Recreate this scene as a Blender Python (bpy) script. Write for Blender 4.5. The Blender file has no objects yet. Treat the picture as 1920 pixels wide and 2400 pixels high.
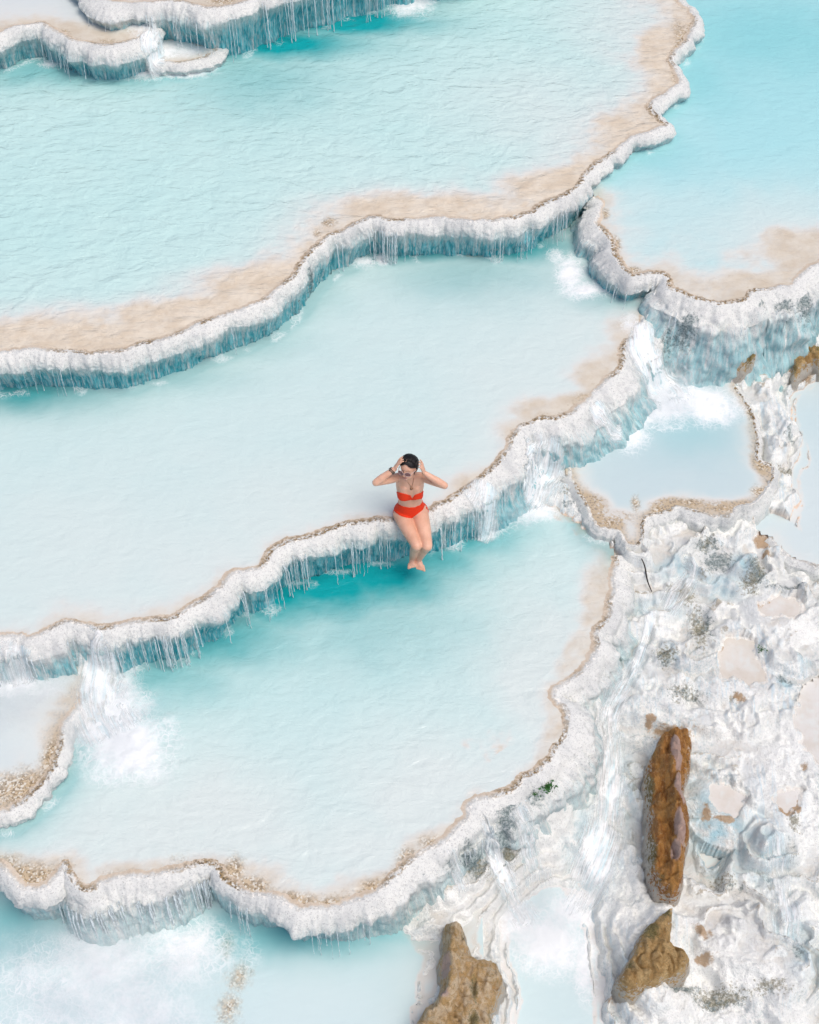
import bpy, bmesh, math, random
import numpy as np
from mathutils import Vector, Matrix

random.seed(7); RNG = np.random.default_rng(7)
S = bpy.context.scene
COL = S.collection

# ------------------------------------------------------------------ camera
PITCH = math.radians(52.0); DIST = 14.4; VFOV = math.radians(40.0)
cam_d = bpy.data.cameras.new('camera'); cam = bpy.data.objects.new('camera', cam_d); COL.objects.link(cam)
CAM = np.array([0.0, -DIST*math.cos(PITCH), DIST*math.sin(PITCH)])
cam.location = CAM; cam.rotation_euler = (math.pi/2 - PITCH, 0, 0)
cam_d.sensor_fit = 'VERTICAL'; cam_d.angle = VFOV; cam_d.clip_start = 0.1; cam_d.clip_end = 2000
S.camera = cam

# ------------------------------------------------------------------ sky, sun, exposure
SUN_EL, SUN_AZ = math.radians(68), math.radians(125)          # azimuth measured from +Y towards +X
w = bpy.data.worlds.new('World'); S.world = w; w.use_nodes = True
wn = w.node_tree.nodes; wl = w.node_tree.links
bg = wn['Background']; sky = wn.new('ShaderNodeTexSky'); sky.sky_type = 'NISHITA'; sky.sun_disc = False
sky.sun_elevation = SUN_EL; sky.sun_rotation = SUN_AZ
sky.air_density = 0.75; sky.dust_density = 4.0; sky.ozone_density = 0.6
wl.new(sky.outputs['Color'], bg.inputs['Color']); bg.inputs['Strength'].default_value = 0.15
sun_d = bpy.data.lights.new('sun', 'SUN'); sun_d.energy = 1.5; sun_d.angle = math.radians(35); sun_d.color = (1.0, 0.93, 0.85)
sun = bpy.data.objects.new('sun', sun_d); COL.objects.link(sun)
sdir = Vector((math.sin(SUN_AZ)*math.cos(SUN_EL), math.cos(SUN_AZ)*math.cos(SUN_EL), math.sin(SUN_EL)))
sun.rotation_euler = sdir.to_track_quat('Z', 'Y').to_euler(); sun.location = (3, 5, 9)
S.view_settings.view_transform = 'Standard'; S.view_settings.look = 'None'
S.view_settings.exposure = 0.0; S.view_settings.gamma = 1.0; S.view_settings.use_curve_mapping = False
try:
    S.cycles.max_bounces = 5; S.cycles.diffuse_bounces = 3; S.cycles.glossy_bounces = 2; S.cycles.volume_bounces = 4; S.cycles.transparent_max_bounces = 8
    S.cycles.caustics_reflective = False; S.cycles.caustics_refractive = False
except Exception: pass

# ------------------------------------------------------------------ pixel -> place helpers (layout survey)
F = 1200/math.tan(VFOV/2); CP, SP = math.cos(PITCH), math.sin(PITCH)
def ray(px, py):
    a = (np.asarray(px, float)-960)/F; b = (1200-np.asarray(py, float))/F
    return a, CP + b*SP, -SP + b*CP
def at_z(px, py, z):
    dx, dy, dz = ray(px, py); t = (z - CAM[2])/dz
    return CAM[0]+dx*t, CAM[1]+dy*t
def at_y(px, py, Y):
    dx, dy, dz = ray(px, py); t = (Y - CAM[1])/dy
    return np.array([CAM[0]+dx*t, Y, CAM[2]+dz*t])
def pts_z(pts, z):
    p = np.array([q[:2] for q in pts], float); x, y = at_z(p[:, 0], p[:, 1], z); return np.stack([x, y], 1)

# ------------------------------------------------------------------ numpy noise
def _h(ix, iy, iz, seed):
    h = (ix.astype(np.uint32)*np.uint32(374761393) + iy.astype(np.uint32)*np.uint32(668265263) + iz.astype(np.uint32)*np.uint32(2147483647) + np.uint32((seed*974711) & 0xffffffff))
    h = (h ^ (h >> np.uint32(13)))*np.uint32(1274126177); h = (h ^ (h >> np.uint32(15)))*np.uint32(2246822519)
    return h ^ (h >> np.uint32(16))
def _g(h, sh): return ((h >> np.uint32(sh)) & np.uint32(0x3ff)).astype(np.float32)*np.float32(2/1023.0)-np.float32(1)
def noise(x, y, z=None, seed=0):
    """gradient noise, about -1..1"""
    x = np.asarray(x, np.float32); y = np.asarray(y, np.float32)
    x, y = x*.8+y*.6, y*.8-x*.6
    fx = np.floor(x); fy = np.floor(y); ix = fx.astype(np.int64); iy = fy.astype(np.int64)
    a = x-fx; b = y-fy; u = a*a*a*(a*(a*6-15)+10); v = b*b*b*(b*(b*6-15)+10)
    if z is None:
        k = np.zeros_like(ix)
        def cn(di, dj):
            h = _h(ix+di, iy+dj, k, seed); return _g(h, 0)*(a-di)+_g(h, 10)*(b-dj)
        return 1.9*((cn(0, 0)*(1-u)+cn(1, 0)*u)*(1-v) + (cn(0, 1)*(1-u)+cn(1, 1)*u)*v)
    z = np.asarray(z, np.float32); fz = np.floor(z); iz = fz.astype(np.int64); c = z-fz; q = c*c*c*(c*(c*6-15)+10)
    def lay(dk):
        def cn(di, dj):
            h = _h(ix+di, iy+dj, iz+dk, seed); return _g(h, 0)*(a-di)+_g(h, 10)*(b-dj)+_g(h, 20)*(c-dk)
        return (cn(0, 0)*(1-u)+cn(1, 0)*u)*(1-v) + (cn(0, 1)*(1-u)+cn(1, 1)*u)*v
    return 1.7*(lay(0)*(1-q) + lay(1)*q)
def fbm(x, y, z=None, seed=0, octv=4, gain=0.5):
    s = 0; a = 1.0; t = 0
    for o in range(octv):
        f = 2.03**o
        ca, sa = math.cos(o*.9), math.sin(o*.9); s = s + a*noise((x*ca-y*sa)*f+o*7.3, (x*sa+y*ca)*f-o*3.1, None if z is None else z*f+o*1.7, seed+o); t += a; a *= gain
    return s/t
def billow(x, y, z=None, seed=0, octv=3, gain=0.5):
    s = 0; a = 1.0; t = 0
    for o in range(octv):
        f = 2.03**o
        ca, sa = math.cos(o*.9), math.sin(o*.9); s = s + a*np.abs(noise((x*ca-y*sa)*f+o*7.3, (x*sa+y*ca)*f-o*3.1, None if z is None else z*f+o*1.7, seed+o)); t += a; a *= gain
    return s/t
def nodules(x, y, seed=0):
    x = np.asarray(x, np.float32); y = np.asarray(y, np.float32); fx = np.floor(x); fy = np.floor(y); ix = fx.astype(np.int64); iy = fy.astype(np.int64); best = np.full(x.shape, 9.0, np.float32); z = np.zeros_like(ix)
    for di in (-1, 0, 1):
        for dj in (-1, 0, 1):
            h = _h(ix+di, iy+dj, z, seed); px = fx+di+.5+.45*_g(h, 0); py = fy+dj+.5+.45*_g(h, 10); rr = .75+.3*_g(h, 20)
            best = np.minimum(best, ((x-px)**2+(y-py)**2)/(rr*rr))
    return np.sqrt(np.maximum(1-best, 0))
def sst(a, b, x):
    t = np.clip((x-a)/(b-a), 0, 1); return t*t*(3-2*t)

# ------------------------------------------------------------------ curves
def catmull(p, step=0.04):
    p = np.asarray(p, float); q = np.vstack([2*p[0]-p[1], p, 2*p[-1]-p[-2]]); out = []
    for i in range(1, len(q)-2):
        a, b, c, d = q[i-1], q[i], q[i+1], q[i+2]
        n = max(2, int(np.linalg.norm((c-b)[:2])/0.02)); t = np.linspace(0, 1, n, endpoint=False)[:, None]
        out.append(0.5*((2*b)+(-a+c)*t+(2*a-5*b+4*c-d)*t*t+(-a+3*b-3*c+d)*t**3))
    out.append(p[-1:]); o = np.vstack(out)
    s = np.r_[0, np.cumsum(np.linalg.norm(np.diff(o[:, :2], axis=0), axis=1))]
    n = max(3, int(s[-1]/step)); u = np.linspace(0, s[-1], n)
    return np.stack([np.interp(u, s, o[:, k]) for k in range(o.shape[1])], 1)

# ------------------------------------------------------------------ terraces: traced lips (third value: how far the face slopes out)
LIP = {}
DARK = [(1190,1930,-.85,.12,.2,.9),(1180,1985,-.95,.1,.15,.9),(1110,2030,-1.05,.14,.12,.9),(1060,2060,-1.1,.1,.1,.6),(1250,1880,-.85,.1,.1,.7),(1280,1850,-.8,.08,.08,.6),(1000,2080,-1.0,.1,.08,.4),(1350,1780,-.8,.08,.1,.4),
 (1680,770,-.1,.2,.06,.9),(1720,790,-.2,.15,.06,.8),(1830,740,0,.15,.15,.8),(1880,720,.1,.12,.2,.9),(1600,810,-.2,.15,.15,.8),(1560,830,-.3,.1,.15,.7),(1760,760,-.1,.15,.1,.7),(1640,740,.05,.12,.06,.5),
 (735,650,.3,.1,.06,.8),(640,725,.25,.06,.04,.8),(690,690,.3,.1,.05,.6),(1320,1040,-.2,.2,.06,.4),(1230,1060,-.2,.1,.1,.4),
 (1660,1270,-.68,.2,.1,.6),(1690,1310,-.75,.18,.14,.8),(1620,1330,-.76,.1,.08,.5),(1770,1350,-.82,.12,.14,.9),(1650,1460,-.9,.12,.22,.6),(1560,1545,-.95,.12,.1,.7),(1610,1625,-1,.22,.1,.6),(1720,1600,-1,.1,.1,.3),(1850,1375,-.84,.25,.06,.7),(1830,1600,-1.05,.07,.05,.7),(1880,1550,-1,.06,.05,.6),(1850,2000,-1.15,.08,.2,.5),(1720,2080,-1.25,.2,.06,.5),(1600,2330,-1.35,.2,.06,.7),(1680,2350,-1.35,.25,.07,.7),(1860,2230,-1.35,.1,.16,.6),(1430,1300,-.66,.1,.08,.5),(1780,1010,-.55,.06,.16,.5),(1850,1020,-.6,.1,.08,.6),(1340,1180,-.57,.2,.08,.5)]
LIP['A2'] = (1.18, [(150,-140),(190,-60),(212,-22),(245,2),(300,10),(360,6),(423,6),(490,20),(556,11),(600,-6),(680,-36),(800,-70),(950,-110),(1150,-150),(1300,-260)])
LIP['A1'] = (0.95, [(-500,140),(-200,100),(-60,86),(0,80),(33,67),(95,56),(122,70),(167,95),(211,103),(262,106),(312,95),(345,72),(356,52),(350,30)])
LIP['A3'] = (0.64, [(340,128),(362,143),(420,148),(480,136),(508,118),(511,104),(490,92)])
LIP['B'] = (0.50, [(-700,900),(-300,850),(-80,836),(0,831),(33,825),(67,820),(111,825),(156,825),(206,834),(234,831),(289,823),(345,806),(412,789),(467,761),(523,744),(579,724),(623,703),(662,672),(696,645),(712,617),(757,568),(775,552),(803,545),(838,524),(870,512),(910,516),(960,518),(1043,515),(1127,520),(1199,515),(1249,501),(1294,473),(1338,451),(1372,415),(1405,384),(1444,356),(1478,328),(1516,312),(1564,295),(1550,278),(1528,250),(1544,231),(1578,211),(1597,189),(1586,161),(1575,136),(1600,111),(1622,83),(1633,50),(1622,22),(1594,0),(1540,-60),(1480,-150),(1450,-300)])
LIP['R'] = (0.30, [(1392,462,.05),(1404,480,.12),(1396,522,.2),(1422,551,.15),(1444,606,.1),(1461,633,.05),(1489,649,0),(1528,640,0),(1558,645,.1),(1567,672,.3),(1600,689,.45),(1645,706,.5),(1695,714,.5),(1739,706,.5),(1773,683,.5),(1823,675,.5),(1862,670,.45),(1878,647,.4),(1917,622,.35),(2000,590,.3),(2300,520,.3),(2700,480,.3)])
LIP['C'] = (0.0, [(-700,1560,0),(-300,1520,0),(-80,1503,.05),(0,1498,.1),(47,1492,.1),(61,1503,.1),(89,1495,.1),(134,1467,.12),(161,1456,.12),(211,1473,.1),(267,1473,.06),(312,1462,.03),(390,1456,0),(434,1434,0),(479,1409,0),(518,1381,0),(551,1347,0),(579,1342,0),(618,1328,0),(640,1295,0),(673,1275,0),(740,1258,0),(807,1236,0),(868,1225,0),(918,1224,0),(960,1213,0),(1005,1200,0),(1043,1181,.05),(1088,1151,.1),(1144,1112,.2),(1183,1073,.28),(1205,1028,.3),(1238,992,.3),(1294,984,.3),(1338,973,.35),(1372,945,.4),(1400,917,.4),(1433,884,.4),(1455,870,.4),(1466,839,.35),(1464,814,.3),(1489,792,.3),(1503,767,.3),(1530,715,.2)])
LIP['D'] = (-0.62, [(1444,1303,.25),(1450,1322,.25),(1439,1350,.3),(1441,1378,.3),(1433,1423,.3),(1425,1456,.3),(1405,1478,.3),(1405,1512,.3),(1394,1539,.3),(1372,1567,.3),(1338,1595,.25),(1305,1615,.2),(1302,1637,.2),(1324,1656,.2),(1336,1684,.25),(1330,1718,.3),(1311,1751,.35),(1288,1784,.4),(1250,1815,.45),(1199,1853,.45),(1155,1872,.45),(1105,1886,.45),(1094,1917,.4),(1060,1961,.35),(1016,1989,.3),(982,2006,.22),(960,2024,.2),(918,2062,.15),(890,2095,.1),(835,2112,.04),(779,2134,0),(723,2134,0),(679,2123,0),(640,2103,0),(584,2098,0),(545,2081,0),(518,2059,.02),(501,2031,.05),(467,2029,.12),(401,2048,.2),(334,2056,.25),(260,2066,.28),(205,2088,.22),(168,2064,.1),(152,2030,.05),(139,2048,.03),(111,2084,0),(56,2084,0),(17,2056,0),(0,2034,0),(-60,2000,0),(-200,1990,0),(-500,2020,0),(-800,2060,0)])
LIP['G'] = (-0.46, [(230,1560,.1),(215,1620,.1),(185,1665,.1),(158,1700,.08),(146,1745,.05),(139,1773,.03),(131,1800,.02),(106,1833,.02),(72,1867,.02),(33,1895,.02),(0,1908,.02),(-80,1930,.02),(-250,1920,.02),(-500,1900,.02)])
LIP['F1'] = (-0.50, [(1722,905,.1),(1745,940,.1),(1767,978,.1),(1778,1040,.12),(1775,1073,.12),(1806,1090,.12),(1812,1118,.12),(1790,1157,.12),(1762,1179,.12),(1728,1190,.1),(1718,1206,.1),(1684,1211,.1),(1645,1203,.1),(1600,1190,.1),(1560,1200,.1),(1519,1211,.1),(1508,1233,.1),(1505,1264,.1),(1489,1278,.1),(1461,1270,.1),(1450,1247,.1),(1400,1233,.1),(1383,1206,.1),(1362,1165,.1),(1342,1130,.1),(1335,1095,.1)])
LIP['F2'] = (-0.78, [(2600,1360,.1),(2200,1340,.1),(1980,1330,.1),(1920,1325,.1),(1860,1312,.1),(1825,1285,.1),(1800,1262,.1)])
LIP['P1'] = (-0.87, [(1772,1412,.05),(1790,1436,.05),(1820,1452,.05),(1862,1452,.05),(1885,1430,.05),(1880,1405,.05)])
LIP['P3'] = (-0.98, [(1668,1560,.05),(1690,1590,.05),(1735,1600,.05),(1780,1612,.05),(1797,1590,.05),(1790,1550,.05)])
LIP['P4'] = (-1.08, [(1862,1640,.05),(1860,1700,.08),(1880,1750,.08),(1915,1790,.08),(1980,1820,.08),(2200,1840,.08)])
LIP['P5'] = (-1.16, [(1660,1860,.05),(1668,1890,.05),(1690,1912,.05),(1722,1916,.05),(1742,1898,.05)])
LIP['P6'] = (-1.14, [(1812,1872,.05),(1832,1900,.05),(1858,1916,.05),(1872,1890,.05),(1880,1850,.05)])
CLOSE = {  # closing points of each basin, behind or under higher ground
 'A2': [(1300,-420),(100,-420)],
 'A1': [(380,-60),(300,-400),(-500,-400)],
 'A3': [(450,60),(340,60)],
 'B': [(1450,-420),(-700,-420)],
 'R': [(2700,-420),(1440,-420),(1300,100),(1250,350)],
 'C': [(1540,560),(1450,300),(900,250),(300,500),(-700,700)],
 'D': [(-800,1300),(0,1300),(600,1180),(1000,1020),(1200,960),(1300,1090),(1400,1200)],
 'G': [(-500,1420),(230,1400)],
 'F1': [(1320,1130),(1330,1080),(1380,1020),(1420,960),(1480,890),(1560,840),(1680,840)],
 'F2': [(1760,1240),(1780,1195),(1815,1150),(1840,1110),(1850,1060),(1835,1005),(1805,950),(1780,900),(1900,840),(2600,800)],
 'P1': [(1850,1392),(1795,1396)],
 'P3': [(1770,1510),(1730,1490),(1690,1505)],
 'P4': [(2200,1560),(1920,1580),(1880,1605)],
 'P5': [(1750,1865),(1720,1835),(1680,1835)],
 'P6': [(1860,1835),(1825,1845)],
}
ORDER = ['A2','A1','A3','B','R','C','G','F1','D','F2','P1','P3','P4','P5','P6']
ELEV = {k: LIP[k][0] for k in ORDER}
Z_EL = -1.22; X_E = 0.42                                # the low pool at bottom left
Z_E = -1.45                                                # the lowest water
CLOSED = ('P1','P3','P4','P5','P6')
for k_ in CLOSED:
    if k_ != 'P4': LIP[k_] = (LIP[k_][0], LIP[k_][1]+[(*q, .05) for q in CLOSE[k_]]+LIP[k_][1][:1])
SMALL = ('F1','F2','P1','P3','P4','P5','P6')
SHELF = {'A2':.5,'A1':.6,'A3':.4,'B':.72,'R':.55,'C':.34,'G':.6,'F1':.25,'D':.40,'F2':.5,'P1':1.2,'P3':1.3,'P4':.9,'P5':1.2,'P6':1.2}

curve = {}; poly = {}
for i, k in enumerate(ORDER):
    z, pts = LIP[k]
    xy = pts_z(pts, z); fl = np.array([p[2] if len(p) > 2 else 0.0 for p in pts])
    c = catmull(np.column_stack([xy, fl]), 0.012 if k not in ('P1','P3','P4','P5','P6') else 0.012)
    d = np.gradient(c[:, :2], axis=0); d /= np.linalg.norm(d, axis=1)[:, None]+1e-9
    nr = np.stack([d[:, 1], -d[:, 0]], 1)
    wob = (0.022 if k not in CLOSED else .07)*noise(c[:, 0]*6, c[:, 1]*6, seed=i) + 0.012*noise(c[:, 0]*17, c[:, 1]*17, seed=i+50) + 0.006*noise(c[:, 0]*40, c[:, 1]*40, seed=i+70)
    c[:, :2] += nr*wob[:, None]
    curve[k] = c
    poly[k] = np.vstack([c[::4, :2], pts_z(CLOSE[k], z)]) if k not in CLOSED or k == 'P4' else c[:-1:4, :2]

GX0, GX1, GY0, GY1, GS = -9.0, 9.0, -7.0, 13.0, 0.04
gx = np.arange(GX0, GX1, GS, dtype=np.float32); gy = np.arange(GY0, GY1, GS, dtype=np.float32)
GXX, GYY = np.meshgrid(gx, gy)
def contains(P, X, Y):
    ins = np.zeros(X.shape, bool); n = len(P)
    for a in range(n):
        x1, y1 = P[a]; x2, y2 = P[(a+1) % n]
        if y1 == y2: continue
        m = ((Y < y1) != (Y < y2))
        if not m.any(): continue
        ins ^= m & (X < (x2-x1)*(Y-y1)/(y2-y1)+x1)
    return ins
SD = {}; INS = {}; DU = {}; DT = {}
for k in ORDER:
    P = poly[k]; C2 = curve[k][::4, :2]; B = 1.6
    d = np.full(GXX.shape, 9.0, np.float32); ins = np.zeros(GXX.shape, bool)
    x0, y0 = P.min(0)-B; x1, y1 = P.max(0)+B
    i0, i1 = np.searchsorted(gx, [x0, x1]); j0, j1 = np.searchsorted(gy, [y0, y1])
    X = GXX[j0:j1, i0:i1]; Y = GYY[j0:j1, i0:i1]
    ins[j0:j1, i0:i1] = contains(P, X, Y)
    for (cx, cy) in C2:                                    # local update windows keep this quick
        a0 = max(int((cx-B-GX0)/GS), 0); a1 = min(int((cx+B-GX0)/GS)+1, len(gx)); b0 = max(int((cy-B-GY0)/GS), 0); b1 = min(int((cy+B-GY0)/GS)+1, len(gy))
        if a1 <= a0 or b1 <= b0: continue
        q = np.hypot(gx[None, a0:a1]-np.float32(cx), gy[b0:b1, None]-np.float32(cy))
        np.minimum(d[b0:b1, a0:a1], q, out=d[b0:b1, a0:a1])
    SD[k] = np.where(ins, d, -d); INS[k] = ins; DU[k] = d
    if k in CLOSED: DT[k] = d
    else:
        e = np.full(GXX.shape, 9.0, np.float32)
        for (cx, cy) in C2[6:-6]:
            a0 = max(int((cx-.4-GX0)/GS), 0); a1 = min(int((cx+.4-GX0)/GS)+1, len(gx)); b0 = max(int((cy-.4-GY0)/GS), 0); b1 = min(int((cy+.4-GY0)/GS)+1, len(gy))
            if a1 <= a0 or b1 <= b0: continue
            q = np.hypot(gx[None, a0:a1]-np.float32(cx), gy[b0:b1, None]-np.float32(cy))
            np.minimum(e[b0:b1, a0:a1], q, out=e[b0:b1, a0:a1])
        DT[k] = e
def samp(G, x, y):
    fx = np.clip((np.asarray(x)-GX0)/GS, 0, len(gx)-1.001); fy = np.clip((np.asarray(y)-GY0)/GS, 0, len(gy)-1.001)
    i = fx.astype(int); j = fy.astype(int); u = fx-i; v = fy-j
    return (G[j, i]*(1-u)+G[j, i+1]*u)*(1-v) + (G[j+1, i]*(1-u)+G[j+1, i+1]*u)*v
OWN = np.full(GXX.shape, -1, int)
for n in reversed(range(len(ORDER))):
    OWN[INS[ORDER[n]]] = n
own_lv = np.array([ELEV[k] for k in ORDER]+[Z_E])

# distance to the foot of any higher terrace, for each pool
UP = {}
for k in ORDER:
    u = np.full(GXX.shape, 9.0, np.float32)
    for j in ORDER:
        if ELEV[j] > ELEV[k]+0.02: u = np.minimum(u, np.where(SD[j] > 0, 0.0, -SD[j]))
    UP[k] = u

# ------------------------------------------------------------------ rough ground between the pools
CTRL = [(1500,760,.0),(1560,760,-.1),(1600,900,-.5),(1700,890,-.48),(1850,880,-.62),(1920,840,-.55),(2100,780,-.4),(1760,830,-.5),(1650,850,-.5),(1530,850,-.42),
 (1250,1080,-.5),(1330,1040,-.45),(1420,960,-.42),(1400,1150,-.53),(1330,1160,-.56),(1290,1190,-.64),(1340,1230,-.62),(1400,1270,-.62),(1200,1170,-.68),(1100,1250,-1.2),(1300,1350,-1.1),(1000,1500,-1.5),(1200,1500,-1.4),
 (1835,1050,-.58),(1840,990,-.6),(1830,1150,-.64),(1550,1300,-.66),(1480,1340,-.70),(1650,1290,-.72),(1740,1250,-.72),(1620,1240,-.62),(1650,1400,-.88),(1520,1450,-.9),(1860,1360,-.84),(1600,1480,-.95),(1750,1470,-.9),(1900,1480,-.95),(1480,1600,-1.0),(1620,1610,-1.02),(1850,1650,-1.06),
 (1400,1640,-.95),(1380,1720,-.9),(1440,1760,-1.2),(1500,1700,-1.08),(1680,1760,-1.12),(1820,1780,-1.12),(1430,1950,-1.34),(1350,2080,-1.45),(1500,2000,-1.28),(1670,2010,-1.42),(1640,1900,-1.2),(1700,1880,-1.17),(1760,1880,-1.14),(1790,1960,-1.12),(1860,2050,-1.25),(1750,2080,-1.3),(1700,2150,-1.22),(1620,2200,-1.26),(1500,2230,-1.22),(1430,2300,-1.38),(1450,2400,-1.34),(1700,2360,-1.32),(1900,2300,-1.32),(1800,2200,-1.22),(1410,2180,-1.36),(1600,2400,-1.3),(1850,2400,-1.35),
 (1150,2010,-1.05),(1210,1950,-.98),(1310,1860,-.95),(1360,1900,-1.2),(1100,2120,-1.16),(1180,2160,-1.46),(1020,2130,-1.12),(1270,2060,-1.45),
 (500,2300,-1.75),(200,2300,-1.75),(0,2200,-1.8),(800,2300,-1.6),(900,2250,-1.5),(1060,2450,-1.1),(1280,2250,-1.75),(1280,2400,-1.8),(1190,2320,-1.36),(960,2400,-1.3),(1090,2350,-1.12),(550,2220,-1.62),(550,2330,-1.62),
 (1930,1000,-1.2),(1930,1200,-1.2),(2300,1050,-1.3),(1960,1100,-1.1),(1440,1120,-.78),(1420,1190,-.72),(1480,1160,-.75),(1620,1050,-.9),(1640,1130,-.85),(1560,1100,-.8),(1700,1080,-.9),(-600,2300,-1.8),(-400,1700,-1.7),(300,1700,-1.7),(300,1000,-1.5),(1000,800,-1.2),(2300,1500,-1.0),(2300,2000,-1.4),(2300,2500,-1.7),(1000,2700,-1.9),(1500,2700,-1.8),(0,2700,-2.0),(1000,100,-1),(2300,100,-1),(-600,100,-1)]
cp = np.array([[*at_z(a, b, z), z] for a, b, z in CTRL], float)
def tps(A, B):
    r2 = ((A[:, None, :]-B[None, :, :])**2).sum(-1); return np.where(r2 > 0, r2*np.log(r2+1e-12), 0)
n = len(cp); K = tps(cp[:, :2], cp[:, :2]) + 0.02*np.eye(n); Pm = np.column_stack([np.ones(n), cp[:, :2]])
sol = np.linalg.solve(np.block([[K, Pm], [Pm.T, np.zeros((3, 3))]]), np.r_[cp[:, 2], 0, 0, 0])
BASE = np.zeros(GXX.shape, np.float32)
for j in range(0, GXX.shape[0], 25):
    q = np.column_stack([GXX[j:j+25].ravel(), GYY[j:j+25].ravel()]).astype(float)
    BASE[j:j+25] = (tps(q, cp[:, :2]) @ sol[:n] + sol[n] + q @ sol[n+1:]).reshape(GXX[j:j+25].shape)
BASE = np.clip(BASE, -2.2, 0.2)

# extra mounds / hollows on the rough ground: (px, py, z there, radius m, height m)
MOUND = [(1860,1000,-.58,.16,.10),(1500,1320,-.66,.2,.1),(1580,1560,-.95,.3,.07),(1640,1540,-1,.22,.1),(1360,1740,-.85,.28,.12),(1780,1990,-1.1,.3,.16),(1700,2200,-1.2,.5,.18),(1550,2180,-1.3,.3,.1),(1850,2330,-1.45,.4,.15),(1530,2350,-1.4,.35,.12),(1120,2080,-1.2,.3,.12),(1250,1900,-.95,.25,.1),(1560,1660,-1.02,.2,.08),(1750,1340,-.8,.25,.12),(1650,1350,-.8,.2,.08),(1450,1180,-.5,.1,.03),(1850,1560,-1.0,.25,.1),(1900,1380,-.8,.25,.1),(1580,1380,-.8,.18,.07),(1740,1700,-1.1,.25,.08),(1620,2320,-1.4,.3,-.14),(1460,1520,-.9,.2,-.06),(1690,1985,-1.3,.22,-.12),(1560,1450,-.9,.15,-.05)]
mnd = [(*at_z(a, b, z), r, h) for a, b, z, r, h in MOUND]

def rough(x, y, full=False):
    """height of the lumpy travertine outside the pools"""
    h = samp(BASE, x, y)
    wx = x + 0.10*noise(x*3, y*3, seed=91); wy = y + 0.10*noise(x*3, y*3, seed=92)
    for (mx, my, r, hh) in mnd:
        h = h + hh*np.exp(-((wx-mx)**2+(wy-my)**2)/(r*r*0.6))
    h = h + 0.09*fbm(wx*1.7, wy*1.7, seed=21, octv=3) + .05*fbm(wx*4.5, wy*4.5, seed=24, octv=3)
    st = 0.115; q = h/st + .25*fbm(x*3.5, y*3.5, seed=29, octv=3); off_ = q-h/st; fl = np.floor(q); fr = q-fl
    bump = sst(0, .05, fr)*sst(.20, .07, fr)
    ter = st*(fl + .22*bump + sst(.66, .98, fr) - off_)
    am = .25+.70*sst(-.45, .15, noise(x*0.8, y*0.8, seed=33))
    h = h*(1-am) + ter*am
    flat = am*sst(.14, .24, fr)*sst(.70, .56, fr); lipm = am*bump
    q2 = h/.05 + .8*fbm(x*4, y*4, seed=38, octv=3); t2 = .055*(np.floor(q2)+sst(.6, .97, q2-np.floor(q2)) - q2)
    h = h + t2*sst(-.1, .35, noise(x*1.4+5, y*1.4, seed=39))*.12*(1-flat)
    wn1 = x+.03*fbm(x*12, y*12, seed=71, octv=2); wn2 = y+.03*fbm(x*12, y*12, seed=73, octv=2)
    nmk = sst(-.3, .3, noise(x*1.7, y*1.7+9, seed=75))*(1-.85*flat); lowf = 1-.8*flat
    h = h + (.05*nodules(wn1*5.5, wn2*5.5, 76)*(.35+.65*nmk) + .028*nodules(wn1*13, wn2*13, 77)*(.3+.7*nmk) + .013*nodules(wn1*28, wn2*28, 78))*lowf
    k1 = sst(-.35, .45, noise(x*1.1, y*1.1, seed=37))
    h = h + 0.06*(billow(wx*1.9, wy*1.9, seed=11, octv=2)-.35) + lowf*(.01+.03*k1)*(billow(wx*5.5, wy*5.5, seed=12, octv=2)-.35) + .008*fbm(x*34, y*34, seed=15, octv=2)*lowf
    if full: return h, flat, lipm
    return h
def floor_depth(k, x, y):
    """water depth of pool k; shallow shelf towards the lip, deeper under the falls"""
    d = samp(DU[k], x, y); W = SHELF[k]
    nz = fbm(x*1.3, y*1.3, seed=41, octv=4); n2 = fbm(x*5, y*5, seed=45, octv=3)
    e = d/W*(1+0.5*nz) + 0.10*n2
    dep = 0.04 + 0.17*np.clip((e-.1)/1.6, 0, 1)**1.25 + 0.32*sst(1.2, 2.6, e)
    return np.maximum(dep, 0.03)

# teal of plunge basins and wall shade, painted into the water (pool, px, py, radius x m, radius y m, amount) and shallows (pool, px, py, rx, ry, amount)
DEEP_SHADE = [('EL',700,2190,.8,.2,.7),('EL',880,2165,.5,.18,.65),('EL',560,2160,.4,.15,.5),('EL',40,2165,.4,.25,.65),('B',100,160,1.0,.35,.5),('B',330,175,.5,.3,.4),('B',640,100,1.0,.32,1.0),('B',820,50,.9,.3,1.0),('B',920,10,.6,.3,.5),('B',600,180,.9,.7,.35),
 ('C',60,915,.8,.28,.8),('C',300,880,.9,.22,.45),('C',520,800,.7,.25,.4),('C',700,690,.5,.3,.3),('C',960,580,.7,.22,1.0),('C',1180,575,.7,.25,1.0),('C',1100,640,.9,.4,.35),('C',1420,690,.35,.2,.4),
 ('D',760,1360,.75,.42,1.0),('D',640,1400,.5,.35,.9),('D',900,1340,.6,.4,.9),('D',1010,1310,.5,.3,.7),('D',500,1490,.7,.35,.7),('D',370,1570,.6,.35,.5),('D',1090,1250,.5,.3,.8),('D',850,1450,1.0,.5,.3),
 ('R',1800,80,1.4,.9,.35),('R',1640,180,.5,.6,.3),('R',1500,360,.5,.3,.3),
 ('F1',1620,1010,.5,.35,.4),('F2',1900,980,.4,.5,.2)]
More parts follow.
